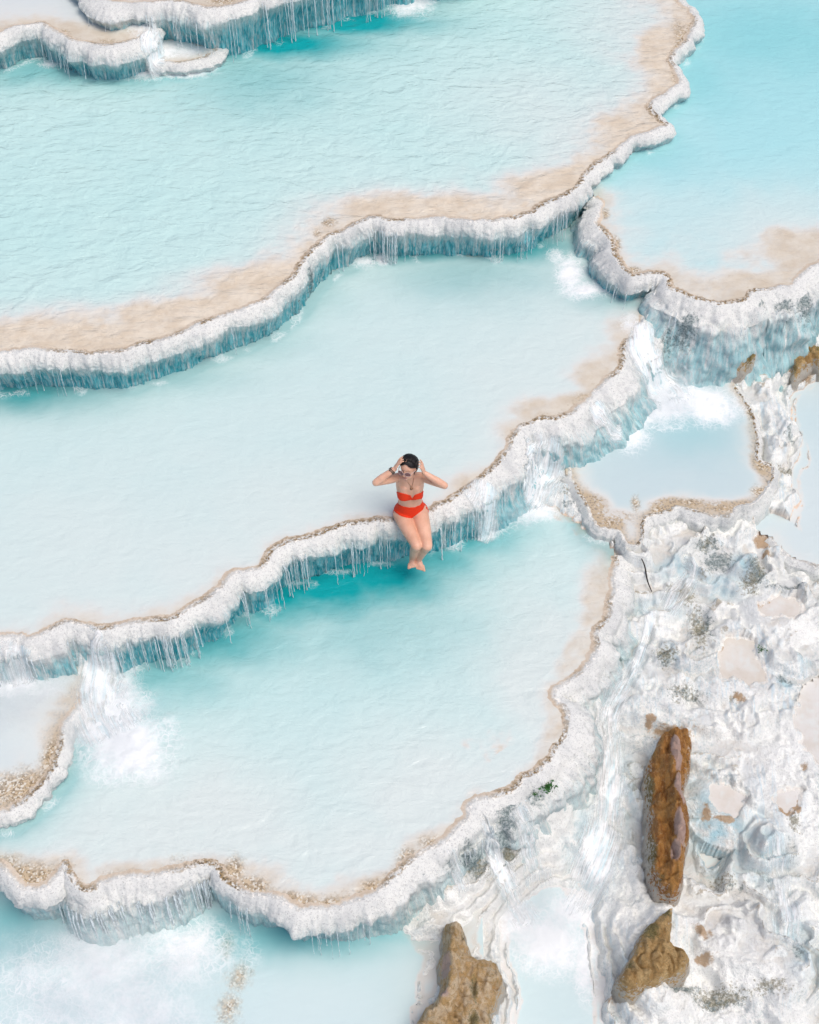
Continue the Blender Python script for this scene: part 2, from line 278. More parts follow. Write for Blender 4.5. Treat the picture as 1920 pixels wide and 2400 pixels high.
SHALLOW = [('R',1860,570,1.0,.45,.95),('R',1740,655,.9,.25,.7),('R',1900,470,.5,.3,.5),('F1',1440,1210,.2,.15,1.0),('F1',1400,1180,.2,.2,.9),('F1',1560,1180,.2,.08,.9),('F1',1690,1180,.3,.08,.7),('F1',1790,1100,.12,.12,.8),('B',700,690,1.6,.35,.55),('B',150,790,1.3,.30,.9),('B',400,740,1.2,.32,.8),('B',600,660,.9,.3,.7),('B',1000,480,1.1,.25,.6),('B',1280,420,.6,.3,.6),('B',1450,290,.5,.35,.5),('B',1560,110,.4,.6,.8),('B',1450,40,.6,.8,.3),
 ('C',1390,860,.5,.35,.8),('C',1290,950,.6,.25,.8),('C',1180,1000,.5,.3,.4),('C',1440,760,.3,.35,.6),('C',1090,1110,.5,.25,.3),('C',330,1420,1.2,.2,.3),
 ('D',1400,1400,.3,.6,.8),('D',1360,1540,.35,.35,.8),('D',1290,1700,.3,.5,.5),('D',600,2050,.4,.25,.6),('D',850,2070,.4,.2,.5),('D',760,2100,.6,.2,.5),('D',1000,1970,.4,.15,.4),('D',80,2050,.4,.25,.8),('D',300,2030,.4,.12,.4),('D',1380,1260,.3,.3,.5),
 ('EL',545,2200,.12,.2,1.2),('EL',560,2270,.14,.25,1.3),('EL',540,2350,.14,.3,1.2),('A1',150,75,.9,.25,.7),('A1',330,60,.3,.3,.4),('A2',500,-20,.8,.3,.8)]
def spots(lst, k, x, y):
    v = np.zeros(np.shape(x))
    nx = 0.25*fbm(x*2.2, y*2.2, seed=61, octv=4); ny = 0.25*fbm(x*2.2, y*2.2, seed=66, octv=4)
    for (kk, px, py, rx, ry, am) in lst:
        if kk != k: continue
        kk2 = 1.22 if lst is DEEP_SHADE else 1.0
        cx, cy = at_z(px, py, ELEV.get(kk, Z_EL if kk == 'EL' else Z_E))
        wk = min(1.0, 1.6*min(rx, ry)); v = np.maximum(v, am*kk2*np.exp(-(((x+nx*wk-cx)/(rx*kk2))**2+((y+ny*wk-cy)/(ry*kk2))**2)))
    return v

# ------------------------------------------------------------------ tagging / mesh helpers
def tag(o, label=None, cat=None, group=None, kind=None):
    if label: o['label'] = label
    if cat: o['category'] = cat
    if group: o['group'] = group
    if kind: o['kind'] = kind
    return o
def mesh_np(name, V, Q, mat, attrs=None, uv=None, smooth=True, parent=None):
    me = bpy.data.meshes.new(name); V = np.ascontiguousarray(V, np.float32); Q = np.ascontiguousarray(Q, np.int32)
    nf, k = Q.shape
    me.vertices.add(len(V)); me.vertices.foreach_set('co', V.ravel())
    me.loops.add(nf*k); me.loops.foreach_set('vertex_index', Q.ravel())
    me.polygons.add(nf); me.polygons.foreach_set('loop_start', np.arange(0, nf*k, k, dtype=np.int32))
    me.polygons.foreach_set('use_smooth', np.full(nf, smooth, bool))
    for a, vals in (attrs or {}).items():
        at = me.attributes.new(a, 'FLOAT', 'POINT'); at.data.foreach_set('value', np.ascontiguousarray(vals, np.float32).ravel())
    if uv is not None:
        ul = me.uv_layers.new(name='UVMap'); ul.data.foreach_set('uv', np.ascontiguousarray(uv[Q.ravel()], np.float32).ravel())
    me.update(calc_edges=True); me.validate()
    if mat: me.materials.append(mat)
    o = bpy.data.objects.new(name, me); COL.objects.link(o)
    if parent: o.parent = parent
    return o
def grid_faces(nu, nv, off=0):
    i = np.arange(nu-1)[:, None]*nv + np.arange(nv-1)[None, :]
    i = i.ravel()+off
    return np.stack([i, i+nv, i+nv+1, i+1], 1)
def mesh_py(name, verts, faces, mat, parent=None, smooth=True):
    me = bpy.data.meshes.new(name); me.from_pydata([tuple(map(float, v)) for v in verts], [], faces); me.update()
    for p in me.polygons: p.use_smooth = smooth
    if mat: me.materials.append(mat)
    o = bpy.data.objects.new(name, me); COL.objects.link(o)
    if parent: o.parent = parent
    return o

# ------------------------------------------------------------------ node helpers
class NT:
    def __init__(s, name):
        s.m = bpy.data.materials.new(name); s.m.use_nodes = True; s.t = s.m.node_tree; s.t.nodes.clear()
        s.out = s.t.nodes.new('ShaderNodeOutputMaterial')
    def n(s, typ, **kw):
        nd = s.t.nodes.new(typ)
        for k, v in kw.items(): setattr(nd, k, v)
        return nd
    def set(s, sock, v):
        if hasattr(v, 'is_output'): s.t.links.new(v, sock)
        elif isinstance(v, (tuple, list)) and len(v) == 3 and sock.type == 'RGBA': sock.default_value = (*v, 1)
        else: sock.default_value = v
    def math(s, op, a, b=0.0, c=None, clamp=False):
        nd = s.n('ShaderNodeMath', operation=op, use_clamp=clamp); s.set(nd.inputs[0], a); s.set(nd.inputs[1], b)
        if c is not None: s.set(nd.inputs[2], c)
        return nd.outputs[0]
    def attr(s, name): return s.n('ShaderNodeAttribute', attribute_name=name).outputs['Fac']
    def pos(s): return s.n('ShaderNodeNewGeometry').outputs['Position']
    def uv(s): return s.n('ShaderNodeUVMap').outputs[0]
    def scale(s, v, sc):
        nd = s.n('ShaderNodeVectorMath', operation='MULTIPLY'); s.set(nd.inputs[0], v); nd.inputs[1].default_value = sc; return nd.outputs[0]
    def noise(s, vec, scale, detail=4, rough=.55, dist=0.0):
        nd = s.n('ShaderNodeTexNoise'); s.set(nd.inputs['Vector'], vec); nd.inputs['Scale'].default_value = scale
        nd.inputs['Detail'].default_value = detail; nd.inputs['Roughness'].default_value = rough; nd.inputs['Distortion'].default_value = dist
        return nd.outputs['Fac']
    def voro(s, vec, scale, feature='F1', out='Distance'):
        nd = s.n('ShaderNodeTexVoronoi', feature=feature); s.set(nd.inputs['Vector'], vec); nd.inputs['Scale'].default_value = scale
        return nd.outputs[out]
    def step(s, x, a, b, lo=0.0, hi=1.0):
        nd = s.n('ShaderNodeMapRange', interpolation_type='SMOOTHSTEP'); s.set(nd.inputs['Value'], x)
        s.set(nd.inputs['From Min'], a); s.set(nd.inputs['From Max'], b); nd.inputs['To Min'].default_value = lo; nd.inputs['To Max'].default_value = hi
        return nd.outputs['Result']
    def mix(s, f, a, b):
        nd = s.n('ShaderNodeMix', data_type='RGBA'); s.set(nd.inputs[0], f); s.set(nd.inputs[6], a); s.set(nd.inputs[7], b); return nd.outputs[2]
    def mul(s, *a):
        r = a[0]
        for b in a[1:]: r = s.math('MULTIPLY', r, b)
        return r
    def add(s, a, b): return s.math('ADD', a, b)
    def bump(s, h, strength=.5, dist=.02, normal=None):
        nd = s.n('ShaderNodeBump'); nd.inputs['Strength'].default_value = strength; nd.inputs['Distance'].default_value = dist
        s.set(nd.inputs['Height'], h)
        if normal is not None: s.set(nd.inputs['Normal'], normal)
        return nd.outputs[0]
    def pbr(s, color, rough=.6, spec=.5, normal=None, **kw):
        nd = s.n('ShaderNodeBsdfPrincipled'); s.set(nd.inputs['Base Color'], color); s.set(nd.inputs['Roughness'], rough); s.set(nd.inputs['Specular IOR Level'], spec)
        if normal is not None: s.set(nd.inputs['Normal'], normal)
        for k, v in kw.items(): s.set(nd.inputs[k.replace('_', ' ')], v)
        return nd.outputs[0]
    def done(s, sh): s.t.links.new(sh, s.out.inputs['Surface']); return s.m
    def mixsh(s, f, a, b):
        nd = s.n('ShaderNodeMixShader'); s.set(nd.inputs[0], f); s.t.links.new(a, nd.inputs[1]); s.t.links.new(b, nd.inputs[2]); return nd.outputs[0]

# ------------------------------------------------------------------ materials
WHITE = (0.785, 0.80, 0.77)
def stone_base(t, P, k=1.0):
    n1 = t.noise(P, 2.2, 5, .6); n2 = t.noise(P, 34, 4, .65); n3 = t.noise(P, 75, 2, .6)
    c = t.mix(t.step(n1, .45, .72, 0, .6*k+.1), tuple(x*(1.17 if k < 1 else .92) for x in WHITE), (.50, .52, .52) if k >= 1 else (.62, .635, .63))
    c = t.mix(t.step(n2, .50, .70, 0, .55*k), c, (.42, .44, .445) if k >= 1 else (.47, .49, .49))
    c = t.mix(t.step(n3, .56, .68, 0, .6*k), c, (.30, .30, .30))
    return c, n2, n3
def mat_wall():
    t = NT('travertine_rim'); P = t.pos(); U = t.uv()
    sd = t.attr('sd'); below = t.attr('below'); brown = t.attr('brown'); tealk = t.attr('teal')
    c, n2, n3 = stone_base(t, P)
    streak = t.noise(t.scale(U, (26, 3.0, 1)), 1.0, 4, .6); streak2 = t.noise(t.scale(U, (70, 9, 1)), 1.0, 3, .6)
    # shade under the crust, painted into the stone as streaky blue green
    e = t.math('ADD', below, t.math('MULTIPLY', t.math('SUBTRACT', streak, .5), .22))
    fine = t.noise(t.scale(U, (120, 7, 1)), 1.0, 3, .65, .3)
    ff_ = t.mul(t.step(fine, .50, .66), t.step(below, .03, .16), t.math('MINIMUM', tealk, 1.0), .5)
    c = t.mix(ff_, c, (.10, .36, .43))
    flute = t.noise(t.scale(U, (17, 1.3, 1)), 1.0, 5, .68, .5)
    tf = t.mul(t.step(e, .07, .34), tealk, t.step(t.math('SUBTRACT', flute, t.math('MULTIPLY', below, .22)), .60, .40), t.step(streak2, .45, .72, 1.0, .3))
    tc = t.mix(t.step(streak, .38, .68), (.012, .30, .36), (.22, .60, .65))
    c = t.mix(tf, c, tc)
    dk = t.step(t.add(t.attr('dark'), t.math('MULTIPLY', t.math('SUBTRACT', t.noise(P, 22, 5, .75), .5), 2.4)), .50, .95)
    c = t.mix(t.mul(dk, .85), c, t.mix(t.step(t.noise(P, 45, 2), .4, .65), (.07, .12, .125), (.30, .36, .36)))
    # tan shelf inside the lip and the dark algae edge
    n4 = t.noise(P, 6, 5, .6)
    tan = t.mix(t.step(n4, .35, .7), (.68, .58, .46), (.60, .48, .35))
    c = t.mix(t.mul(t.step(t.add(sd, t.math('MULTIPLY', t.math('SUBTRACT', n2, .5), .05)), -.015, -.055), .9), c, tan)
    g = t.noise(P, 24, 5, .7); vo = t.voro(P, 42)
    edge = t.math('ADD', sd, t.math('MULTIPLY', t.math('SUBTRACT', t.noise(P, 9, 3), .5), .05))
    band = t.mul(t.step(edge, .016, -.002), t.step(edge, -.11, -.02))
    bf = t.mul(band, t.step(g, .40, .56), brown)
    bc = t.mix(t.step(vo, .2, .6), (.085, .06, .03), (.30, .21, .10))
    c = t.mix(bf, c, bc)
    wf = t.mul(t.step(edge, .03, .0), t.step(edge, -.05, -.01), t.step(t.noise(P, 30, 2), .56, .62))
    c = t.mix(t.mul(wf, .9), c, (.86, .84, .78))
    h = t.add(t.math('MULTIPLY', n2, .6), t.math('MULTIPLY', n3, .4))
    nm = t.bump(h, .7, .015)
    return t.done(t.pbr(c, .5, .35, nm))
def mat_terrain():
    t = NT('travertine_ground'); P = t.pos()
    c, n2, n3 = stone_base(t, P, .55)
    shelf = t.attr('shelf'); moss = t.attr('moss'); rust = t.attr('rust'); wet = t.attr('wet'); pool = t.attr('pool')
    n4 = t.noise(P, 5, 6, .62); n5 = t.noise(P, 14, 5, .68)
    tan = t.mix(t.step(n4, .35, .68), (.80, .63, .49), (.68, .50, .35))
    tan = t.mix(t.step(n5, .55, .72, 0, .5), tan, (.45, .33, .20))
    run = t.noise(t.scale(P, (16, 2.2, 4)), 1.0, 4, .6, 1.2); rm = t.step(t.noise(P, 1.3, 3), .42, .60)
    c = t.mix(t.mul(t.step(run, .46, .66), rm, .75), c, (.60, .73, .79))
    fa = t.attr('flat'); lm = t.attr('lipm'); fn_ = t.noise(P, 3.2, 5, .65)
    c = t.mix(t.mul(t.step(t.add(fa, t.math('MULTIPLY', t.math('SUBTRACT', n5, .5), .5)), .25, .75), .8), c, t.mix(t.step(fn_, .38, .66), (.70, .73, .73), (.62, .59, .53)))
    c = t.mix(t.mul(t.step(t.add(lm, t.math('MULTIPLY', t.math('SUBTRACT', t.noise(P, 20, 4, .7), .5), 1.3)), .62, .95), t.step(fn_, .40, .58), .7), c, (.33, .26, .15))
    pt = t.mul(t.step(t.noise(P, 1.5, 5, .65, .4), .48, .62), t.step(t.noise(t.scale(P, (1, .55, 1)), 34, 4, .75), .47, .62), .45)
    c = t.mix(pt, c, t.mix(n2, (.16, .30, .34), (.42, .52, .54)))
    drt = t.mul(t.step(t.noise(P, 2.6, 6, .72), .58, .74), .35); c = t.mix(drt, c, (.55, .51, .45))
    c = t.mix(t.mul(pool, .9), c, tan)
    c = t.mix(t.step(t.math('ADD', shelf, t.math('MULTIPLY', t.math('SUBTRACT', n5, .5), 1.2)), .55, .95, 0, .8), c, (.36, .24, .11))
    c = t.mix(t.mul(wet, t.step(n4, .3, .65)), c, (.36, .58, .66))
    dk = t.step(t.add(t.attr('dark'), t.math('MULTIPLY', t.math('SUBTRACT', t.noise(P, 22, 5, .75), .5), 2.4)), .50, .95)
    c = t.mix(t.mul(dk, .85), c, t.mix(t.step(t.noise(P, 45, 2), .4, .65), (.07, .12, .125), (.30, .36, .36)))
    mm = t.step(t.math('ADD', moss, t.math('MULTIPLY', t.math('SUBTRACT', t.noise(P, 30, 5, .75), .5), 2.6)), .55, .95)
    c = t.mix(t.mul(mm, .8), c, t.mix(t.step(t.noise(P, 50, 3), .4, .65), (.17, .16, .09), (.42, .39, .30)))
    rr = t.step(t.math('ADD', rust, t.math('MULTIPLY', t.math('SUBTRACT', n5, .5), 1.5)), .5, .85)
    c = t.mix(t.mul(rr, .85), c, t.mix(n4, (.30, .17, .06), (.55, .38, .22)))
    nm = t.bump(t.add(t.math('MULTIPLY', n2, .6), t.math('MULTIPLY', n3, .4)), 1.0, .03)
    return t.done(t.pbr(c, t.math('SUBTRACT', .55, t.math('MULTIPLY', fa, .35)), .4, nm))
def mat_water(name, pale, deep_shade_c, rip=1.0, ripscale=(9, 16, 1), strength=.35, bed=(.72, .62, .52)):
    t = NT(name); P = t.pos()
    milk = t.attr('milk'); deep = t.attr('deep'); foam = t.attr('foam'); lip = t.attr('lip'); algae = t.attr('algae')  # deep: teal of plunge basins and painted wall shade
    n4 = t.noise(P, 4, 5, .62); n5 = t.noise(P, 17, 4, .68)
    body = t.mix(t.step(t.noise(P, .9, 3, .6), .35, .7, 0, .3), pale, (pale[0]*.88, pale[1]*.965, pale[2]*.98))
    # shallow water: the tan bed shows through the thin milk
    tan = t.mix(t.step(n4, .34, .68), tuple(bed), tuple(q*k_ for q, k_ in zip(bed, (.86, .80, .73))))
    tan = t.mix(t.step(n5, .55, .75, 0, .45), tan, tuple(q*k_ for q, k_ in zip(bed, (.72, .64, .52))))
    gran = t.step(t.add(t.mul(lip, algae), t.math('MULTIPLY', t.math('SUBTRACT', t.noise(P, 26, 4, .7), .5), 1.5)), .42, .72)
    tan = t.mix(t.mul(gran, .85), tan, t.mix(t.step(t.voro(P, 34), .2, .55), (.20, .13, .06), (.47, .33, .17)))
    tan = t.mix(.14, tan, (.62, .68, .665))
    pb = t.step(t.add(t.attr('peb'), t.math('MULTIPLY', t.math('SUBTRACT', t.noise(P, 14, 5, .75), .5), 1.1)), .18, 1.0)
    vc = t.n('ShaderNodeTexVoronoi'); t.set(vc.inputs['Vector'], P); vc.inputs['Scale'].default_value = 58; sp_ = t.n('ShaderNodeSeparateColor'); t.t.links.new(vc.outputs['Color'], sp_.inputs[0])
    pebc = t.mix(t.step(sp_.outputs[0], .1, .95), (.24, .17, .09), (.58, .45, .29)); pebc = t.mix(t.step(sp_.outputs[1], .74, .84), pebc, (.70, .66, .57))
    thin = t.mix(t.step(milk, .22, .72), tan, (.68, .69, .665))
    body = t.mix(t.step(milk, .50, .96), thin, body)
    pl = t.attr('pale'); body = t.mix(t.mul(pl, t.step(milk, .3, .9)), body, (.655, .725, .705))
    body = t.mix(t.mul(pb, .88), body, pebc)
    body = t.mix(deep, body, deep_shade_c)
    # ripples
    a = t.noise(t.scale(P, ripscale), .55, 3, .55, .6); b = t.noise(t.scale(P, (ripscale[0]*2.6, ripscale[1]*2.6, 1)), .6, 2, .5, .3)
    h = t.add(a, t.math('MULTIPLY', b, .35))
    nm = t.bump(h, strength, .08*rip)
    # foam on top
    fn = t.noise(P, 5, 6, .70, .6); fn2 = t.noise(P, 38, 3, .65)
    ff = t.step(t.add(t.math('MULTIPLY', foam, 1.25), t.add(t.math('MULTIPLY', t.math('SUBTRACT', fn, .5), 1.5), t.math('MULTIPLY', t.math('SUBTRACT', fn2, .5), .9))), .15, 1.15)
    ff = t.mul(ff, t.step(foam, .02, .25))
    wv = t.n('ShaderNodeVectorMath', operation='ADD'); t.set(wv.inputs[0], P); nz_ = t.n('ShaderNodeTexNoise'); nz_.inputs['Scale'].default_value = 8; t.set(nz_.inputs['Vector'], P); t.set(wv.inputs[1], t.scale(nz_.outputs['Color'], (.16, .16, 0)))
    lace = t.mul(t.step(t.voro(wv.outputs[0], 15, 'DISTANCE_TO_EDGE'), .09, .01), t.step(foam, .08, .45), .75)
    ff = t.math('MAXIMUM', ff, lace)
    col = t.mix(ff, body, (.84, .87, .88))
    dif = t.pbr(col, .55, .0, nm)
    gl = t.n('ShaderNodeBsdfGlossy'); gl.inputs['Roughness'].default_value = .08; t.set(gl.inputs['Normal'], nm)
    fr = t.n('ShaderNodeFresnel'); fr.inputs['IOR'].default_value = 1.38; t.set(fr.inputs['Normal'], nm)
    fac = t.mul(fr.outputs[0], t.math('SUBTRACT', 1.0, t.math('MULTIPLY', ff, .8)))
    return t.done(t.mixsh(fac, dif, gl.outputs[0]))
def mat_falls():
    t = NT('white_water'); U = t.uv(); P = t.pos(); e = t.attr('edge')
    a = t.noise(t.scale(U, (48, 4.0, 1)), 1.0, 6, .75, .8); b = t.noise(P, 11, 6, .75)
    v = t.add(t.add(t.math('MULTIPLY', a, 1.3), t.math('MULTIPLY', b, .7)), e)
    f = t.step(v, .80, 1.55)
    col = t.mix(t.step(t.noise(t.scale(U, (20, 3, 1)), 1.0, 5, .7, .6), .42, .70), (.88, .90, .90), (.62, .79, .84))
    d = t.pbr(col, .6, .15, t.bump(a, .25, .008))
    return t.done(t.mixsh(f, t.n('ShaderNodeBsdfTransparent').outputs[0], d))
def mat_strand():
    t = NT('falling_water'); P = t.pos()
    f = t.step(t.noise(t.scale(P, (30, 30, 7)), 1.0, 3), .32, .62, .25, .85)
    return t.done(t.mixsh(f, t.n('ShaderNodeBsdfTransparent').outputs[0], t.pbr((.84, .91, .93), .3, .5)))
def mat_rock(name, c1, c2, c3, grey=None, sc=(1, 1, 1)):
    t = NT(name); P = t.n('ShaderNodeTexCoord').outputs['Object']; Q = t.scale(P, sc)
    a = t.noise(Q, 8, 8, .78, .5); b = t.noise(P, 30, 6, .76); d = t.noise(P, 100, 3, .65)
    c = t.mix(t.step(a, .40, .60), c1, c2); c = t.mix(t.step(b, .54, .70), c, c3); c = t.mix(t.step(t.noise(P, 13, 6, .8), .58, .72, 0, .6), c, tuple(q*.35 for q in c1))
    c = t.mix(t.step(d, .62, .8, 0, .5), c, (.85, .8, .7))
    side = t.attr('side'); mo = t.attr('moss')
    mf = t.step(t.add(mo, t.math('MULTIPLY', t.math('SUBTRACT', b, .5), 1.4)), .45, .85)
    c = t.mix(t.mul(mf, .8), c, t.mix(t.step(d, .4, .6), (.10, .10, .03), (.36, .32, .14)))
    gp = t.step(t.add(side, t.math('MULTIPLY', t.math('SUBTRACT', a, .5), 1.0)), .5, .7)
    c = t.mix(t.mul(gp, .85), c, t.mix(b, (.60, .40, .34), (.82, .66, .60)))
    cr = t.attr('crust'); c = t.mix(t.mul(t.step(t.add(cr, t.math('MULTIPLY', t.math('SUBTRACT', t.noise(P, 26, 4, .7), .5), 1.8)), .55, .75), .9), c, (.76, .73, .66))
    ck = t.voro(P, 9, 'DISTANCE_TO_EDGE'); c = t.mix(t.step(ck, .04, .0, 0, .22), c, (.05, .025, .012))
    nm = t.bump(t.add(b, t.math('MULTIPLY', d, .5)), 1.0, .05)
    return t.done(t.pbr(c, .72, .3, nm))
def mat_plain(name, col, rough=.5, spec=.5, var=.08, sc=40, **kw):
    t = NT(name); P = t.n('ShaderNodeTexCoord').outputs['Object']; a = t.noise(P, sc, 3)
    c = t.mix(a, tuple(max(0, x*(1-var)) for x in col), tuple(min(1, x*(1+var)) for x in col))
    return t.done(t.pbr(c, rough, spec, t.bump(a, .1, .003), **kw))
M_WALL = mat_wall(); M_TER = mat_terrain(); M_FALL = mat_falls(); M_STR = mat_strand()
W_COL = {'A2': (0.62, 0.72, 0.72), 'A1': (0.66, 0.71, 0.71), 'A3': (0.66, 0.75, 0.76), 'B': (0.52, 0.745, 0.725), 'R': (0.4, 0.71, 0.74), 'C': (0.575, 0.735, 0.725), 'D': (0.53, 0.735, 0.725), 'G': (0.62, 0.7, 0.71), 'F1': (0.53, 0.655, 0.68), 'F2': (0.6, 0.7, 0.715), 'P1': (0.66, 0.66, 0.66), 'P3': (0.66, 0.65, 0.64), 'P4': (0.66, 0.68, 0.69), 'P5': (0.68, 0.69, 0.69), 'P6': (0.68, 0.69, 0.69), 'E': (0.6, 0.74, 0.75), 'EL': (0.6, 0.74, 0.75)}
W_COL = {k: (c[0]*.975, c[1]*.965, c[2]*.965) for k, c in W_COL.items()}
TEAL = (.006, .335, .365)

# ------------------------------------------------------------------ the ground sheet: pool floors and lumpy travertine
def axis(lo, a, b, hi, coarse, fine):
    return np.unique(np.r_[np.arange(lo, a, coarse), np.arange(a, b, fine), np.arange(b, hi+coarse, coarse)])
tx = axis(-8.8, 0.25, 4.9, 8.8, .06, .0135); ty = axis(-6.8, -5.3, 3.3, 12.6, .06, .0135)
TX, TY = np.meshgrid(tx, ty, indexing='ij'); xs = TX.ravel(); ys = TY.ravel()
ii = np.clip(((xs-GX0)/GS+.5).astype(int), 0, len(gx)-1); jj = np.clip(((ys-GY0)/GS+.5).astype(int), 0, len(gy)-1)
ow = OWN[jj, ii]
for k in CLOSED:
    b0 = poly[k].min(0); b1 = poly[k].max(0); m = np.where((xs > b0[0]) & (xs < b1[0]) & (ys > b0[1]) & (ys < b1[1]))[0]
    ow[ow == ORDER.index(k)] = -1; ow[m[contains(poly[k], xs[m], ys[m])]] = ORDER.index(k)
hz, flatm, lipm_ = rough(xs, ys, True); shelf = np.zeros_like(xs); poolm = np.zeros_like(xs)
base_h = hz.copy(); flo = hz.copy()
for n_, k in enumerate(ORDER):
    m = ow == n_
    if not m.any(): continue
    x, y = xs[m], ys[m]; dep = floor_depth(k, x, y)
    sh = spots(SHALLOW, k, x, y); dep = np.maximum(dep*(1-.85*sh), .035)
    dep = dep + 0.02*fbm(x*4, y*4, seed=77, octv=3)*sst(.02, .1, dep)
    f = ELEV[k]-dep
    if k in ('D', 'F1', 'F2'): f = np.maximum(f, np.where(samp(DU[k], x, y) < .35, -9, base_h[m]-.04))
    if k in CLOSED:
        du = samp(DU[k], x, y); f = ELEV[k]+.012-.05*sst(0, .12, du)+.03*(billow(x*9, y*9, seed=88, octv=2)-.35); f = np.minimum(f, base_h[m]*.3+(ELEV[k]+.02)*.7)
    f0 = f.copy(); d = samp(DT[k], x, y)
    if k not in CLOSED: f = f - 1.0*(1-sst(*((.19, .27) if k not in SMALL else (.05, .10)), d))
    flo[m] = f0; hz[m] = f
    shelf[m] = np.exp(-np.maximum(d, 0)/.06)*(k not in CLOSED); poolm[m] = np.where(f0 < ELEV[k]+.005, 1.0, 0.0)*(1.0 if k not in CLOSED else .25)
for k in CLOSED:
    m = (ow == -1); du = samp(DU[k], xs[m], ys[m]); hz[m] = np.where(du < .3, np.maximum(hz[m], ELEV[k]+.016+.02*fbm(xs[m]*7, ys[m]*7, seed=87, octv=2)-.10*sst(.03, .3, du)), hz[m])
flo = np.where(ow == -1, hz, flo)
def stain(lst, x, y):
    v = np.zeros_like(x); x = x+.06*fbm(x*5, y*5, seed=301, octv=3); y = y+.06*fbm(x*5, y*5, seed=305, octv=3)
    for (px, py, z, rx, ry, am) in lst:
        cx, cy = at_z(px, py, z); v = np.maximum(v, (am+.2)*np.exp(-(((x-cx)/(rx*1.35))**2+((y-cy)/(ry*1.35))**2)))
    return v
MOSS = [(1600,1395,-.85,.14,.09,.9),(1580,1390,-.85,.1,.07,.8),(1640,1470,-.9,.1,.28,.8),(1560,1540,-.95,.12,.12,.7),(1600,1620,-1,.2,.12,.55),(1650,1350,-.8,.12,.1,.5),(1755,1370,-.8,.12,.12,.7),(1660,1270,-.7,.15,.12,.5),(1780,1340,-.8,.12,.12,.6),(1850,1380,-.84,.2,.05,.5),(1720,840,-.3,.14,.07,1.0),(1760,840,-.3,.2,.05,.9),(1800,810,-.3,.2,.1,.9),(1850,790,-.3,.12,.12,1.0),(1900,810,-.3,.15,.15,.9),(1640,865,-.4,.06,.08,.7),(1750,960,-.5,.05,.2,1.0),(1775,1040,-.5,.07,.1,1.0),(1800,1090,-.5,.1,.1,1.0),(1850,1090,-.6,.12,.06,.9),(1490,1175,-.5,.05,.12,.9),(1540,1200,-.5,.1,.08,.9),(1620,1175,-.5,.12,.06,.9),(1660,1150,-.5,.12,.04,.6),(1700,2060,-1.2,.2,.08,.55),(1680,2350,-1.45,.3,.1,.7),(1800,2340,-1.45,.25,.08,.6),(1110,2020,-1.1,.12,.12,.6),(1060,1990,-1.0,.12,.15,.8),(1100,1930,-.9,.1,.12,.85),(1190,1960,-.95,.12,.2,.85),(1180,1910,-.9,.12,.15,.9),(1120,2050,-1.15,.2,.1,.6),(1270,1870,-.9,.07,.1,.6),(1720,1640,-1.0,.07,.04,.7),(1590,1640,-1.0,.08,.06,.5),(1860,1930,-1.15,.06,.1,.8),(1830,2010,-1.15,.1,.1,.3),(1340,1150,-.55,.2,.1,.5)]
RUST = [(1700,1530,-.95,.06,.1,.9),(1740,1560,-.95,.25,.15,.55),(1730,1640,-1.0,.06,.04,.9),(1800,1420,-.84,.15,.08,.6),(1790,1260,-.74,.08,.1,1.0),(1800,1300,-.76,.05,.06,.9),(1580,1720,-1.1,.22,.08,.7),(1520,1700,-1.1,.07,.06,.7),(1660,1900,-1.1,.05,.1,.8),(1700,1915,-1.1,.1,.04,.8),(1860,1880,-1.12,.05,.1,.9),(1840,1900,-1.12,.07,.05,.8),(1900,810,-.3,.1,.2,.9),(1860,820,-.35,.07,.12,.9),(1720,830,-.35,.1,.05,.8),(1650,2260,-1.3,.1,.05,.7),(1640,2200,-1.28,.08,.06,.7),(1440,2350,-1.45,.08,.06,.5),(1890,1800,-1.1,.06,.1,.5)]
WET = [(1690,1980,-1.35,.22,.22,.9),(1640,1930,-1.35,.12,.3,.7),(1580,1340,-.78,.16,.08,.8),(1690,1370,-.8,.2,.08,.6),(1740,1330,-.8,.08,.1,.8),(1540,1430,-.9,.2,.06,.6),(1560,860,-.4,.15,.2,.8),(1640,800,-.2,.2,.1,.6),(1800,2010,-1.15,.15,.2,.7),(1860,2230,-1.4,.1,.2,.7),(1380,2000,-1.35,.15,.3,.7),(1460,1850,-1.25,.1,.3,.6),(1480,1560,-.98,.1,.15,.5),(1880,1560,-1.0,.06,.05,.7),(1830,1610,-1.05,.06,.04,.7),(1250,1100,-.5,.25,.2,.7),(1180,1160,-.6,.25,.15,.7)]
mo = stain(MOSS, xs, ys); ru = stain(RUST, xs, ys); we = stain(WET, xs, ys)
V = np.column_stack([xs, ys, hz]); Q = grid_faces(len(tx), len(ty))[:, ::1]
HGT = hz.reshape(TX.shape); FLO = flo.reshape(TX.shape)
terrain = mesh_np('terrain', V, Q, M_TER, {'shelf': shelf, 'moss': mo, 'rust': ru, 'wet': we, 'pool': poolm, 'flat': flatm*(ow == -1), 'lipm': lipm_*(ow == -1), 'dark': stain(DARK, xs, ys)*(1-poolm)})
tag(terrain, kind='structure')
def ground_z(x, y, HGT=HGT):
    x = np.asarray(x, float); y = np.asarray(y, float)
    i = np.clip(np.searchsorted(tx, x)-1, 0, len(tx)-2); j = np.clip(np.searchsorted(ty, y)-1, 0, len(ty)-2)
    u = np.clip((x-tx[i])/(tx[i+1]-tx[i]), 0, 1); v = np.clip((y-ty[j])/(ty[j+1]-ty[j]), 0, 1)
    return (HGT[i, j]*(1-u)+HGT[i+1, j]*u)*(1-v)+(HGT[i, j+1]*(1-u)+HGT[i+1, j+1]*u)*v
# far ground beyond the springs
g = 400
far = mesh_py('ground', [(-g, -g, -2.6), (g, -g, -2.6), (g, g, -2.6), (-g, g, -2.6)], [(0, 1, 2, 3)], M_TER, smooth=False); tag(far, kind='structure')

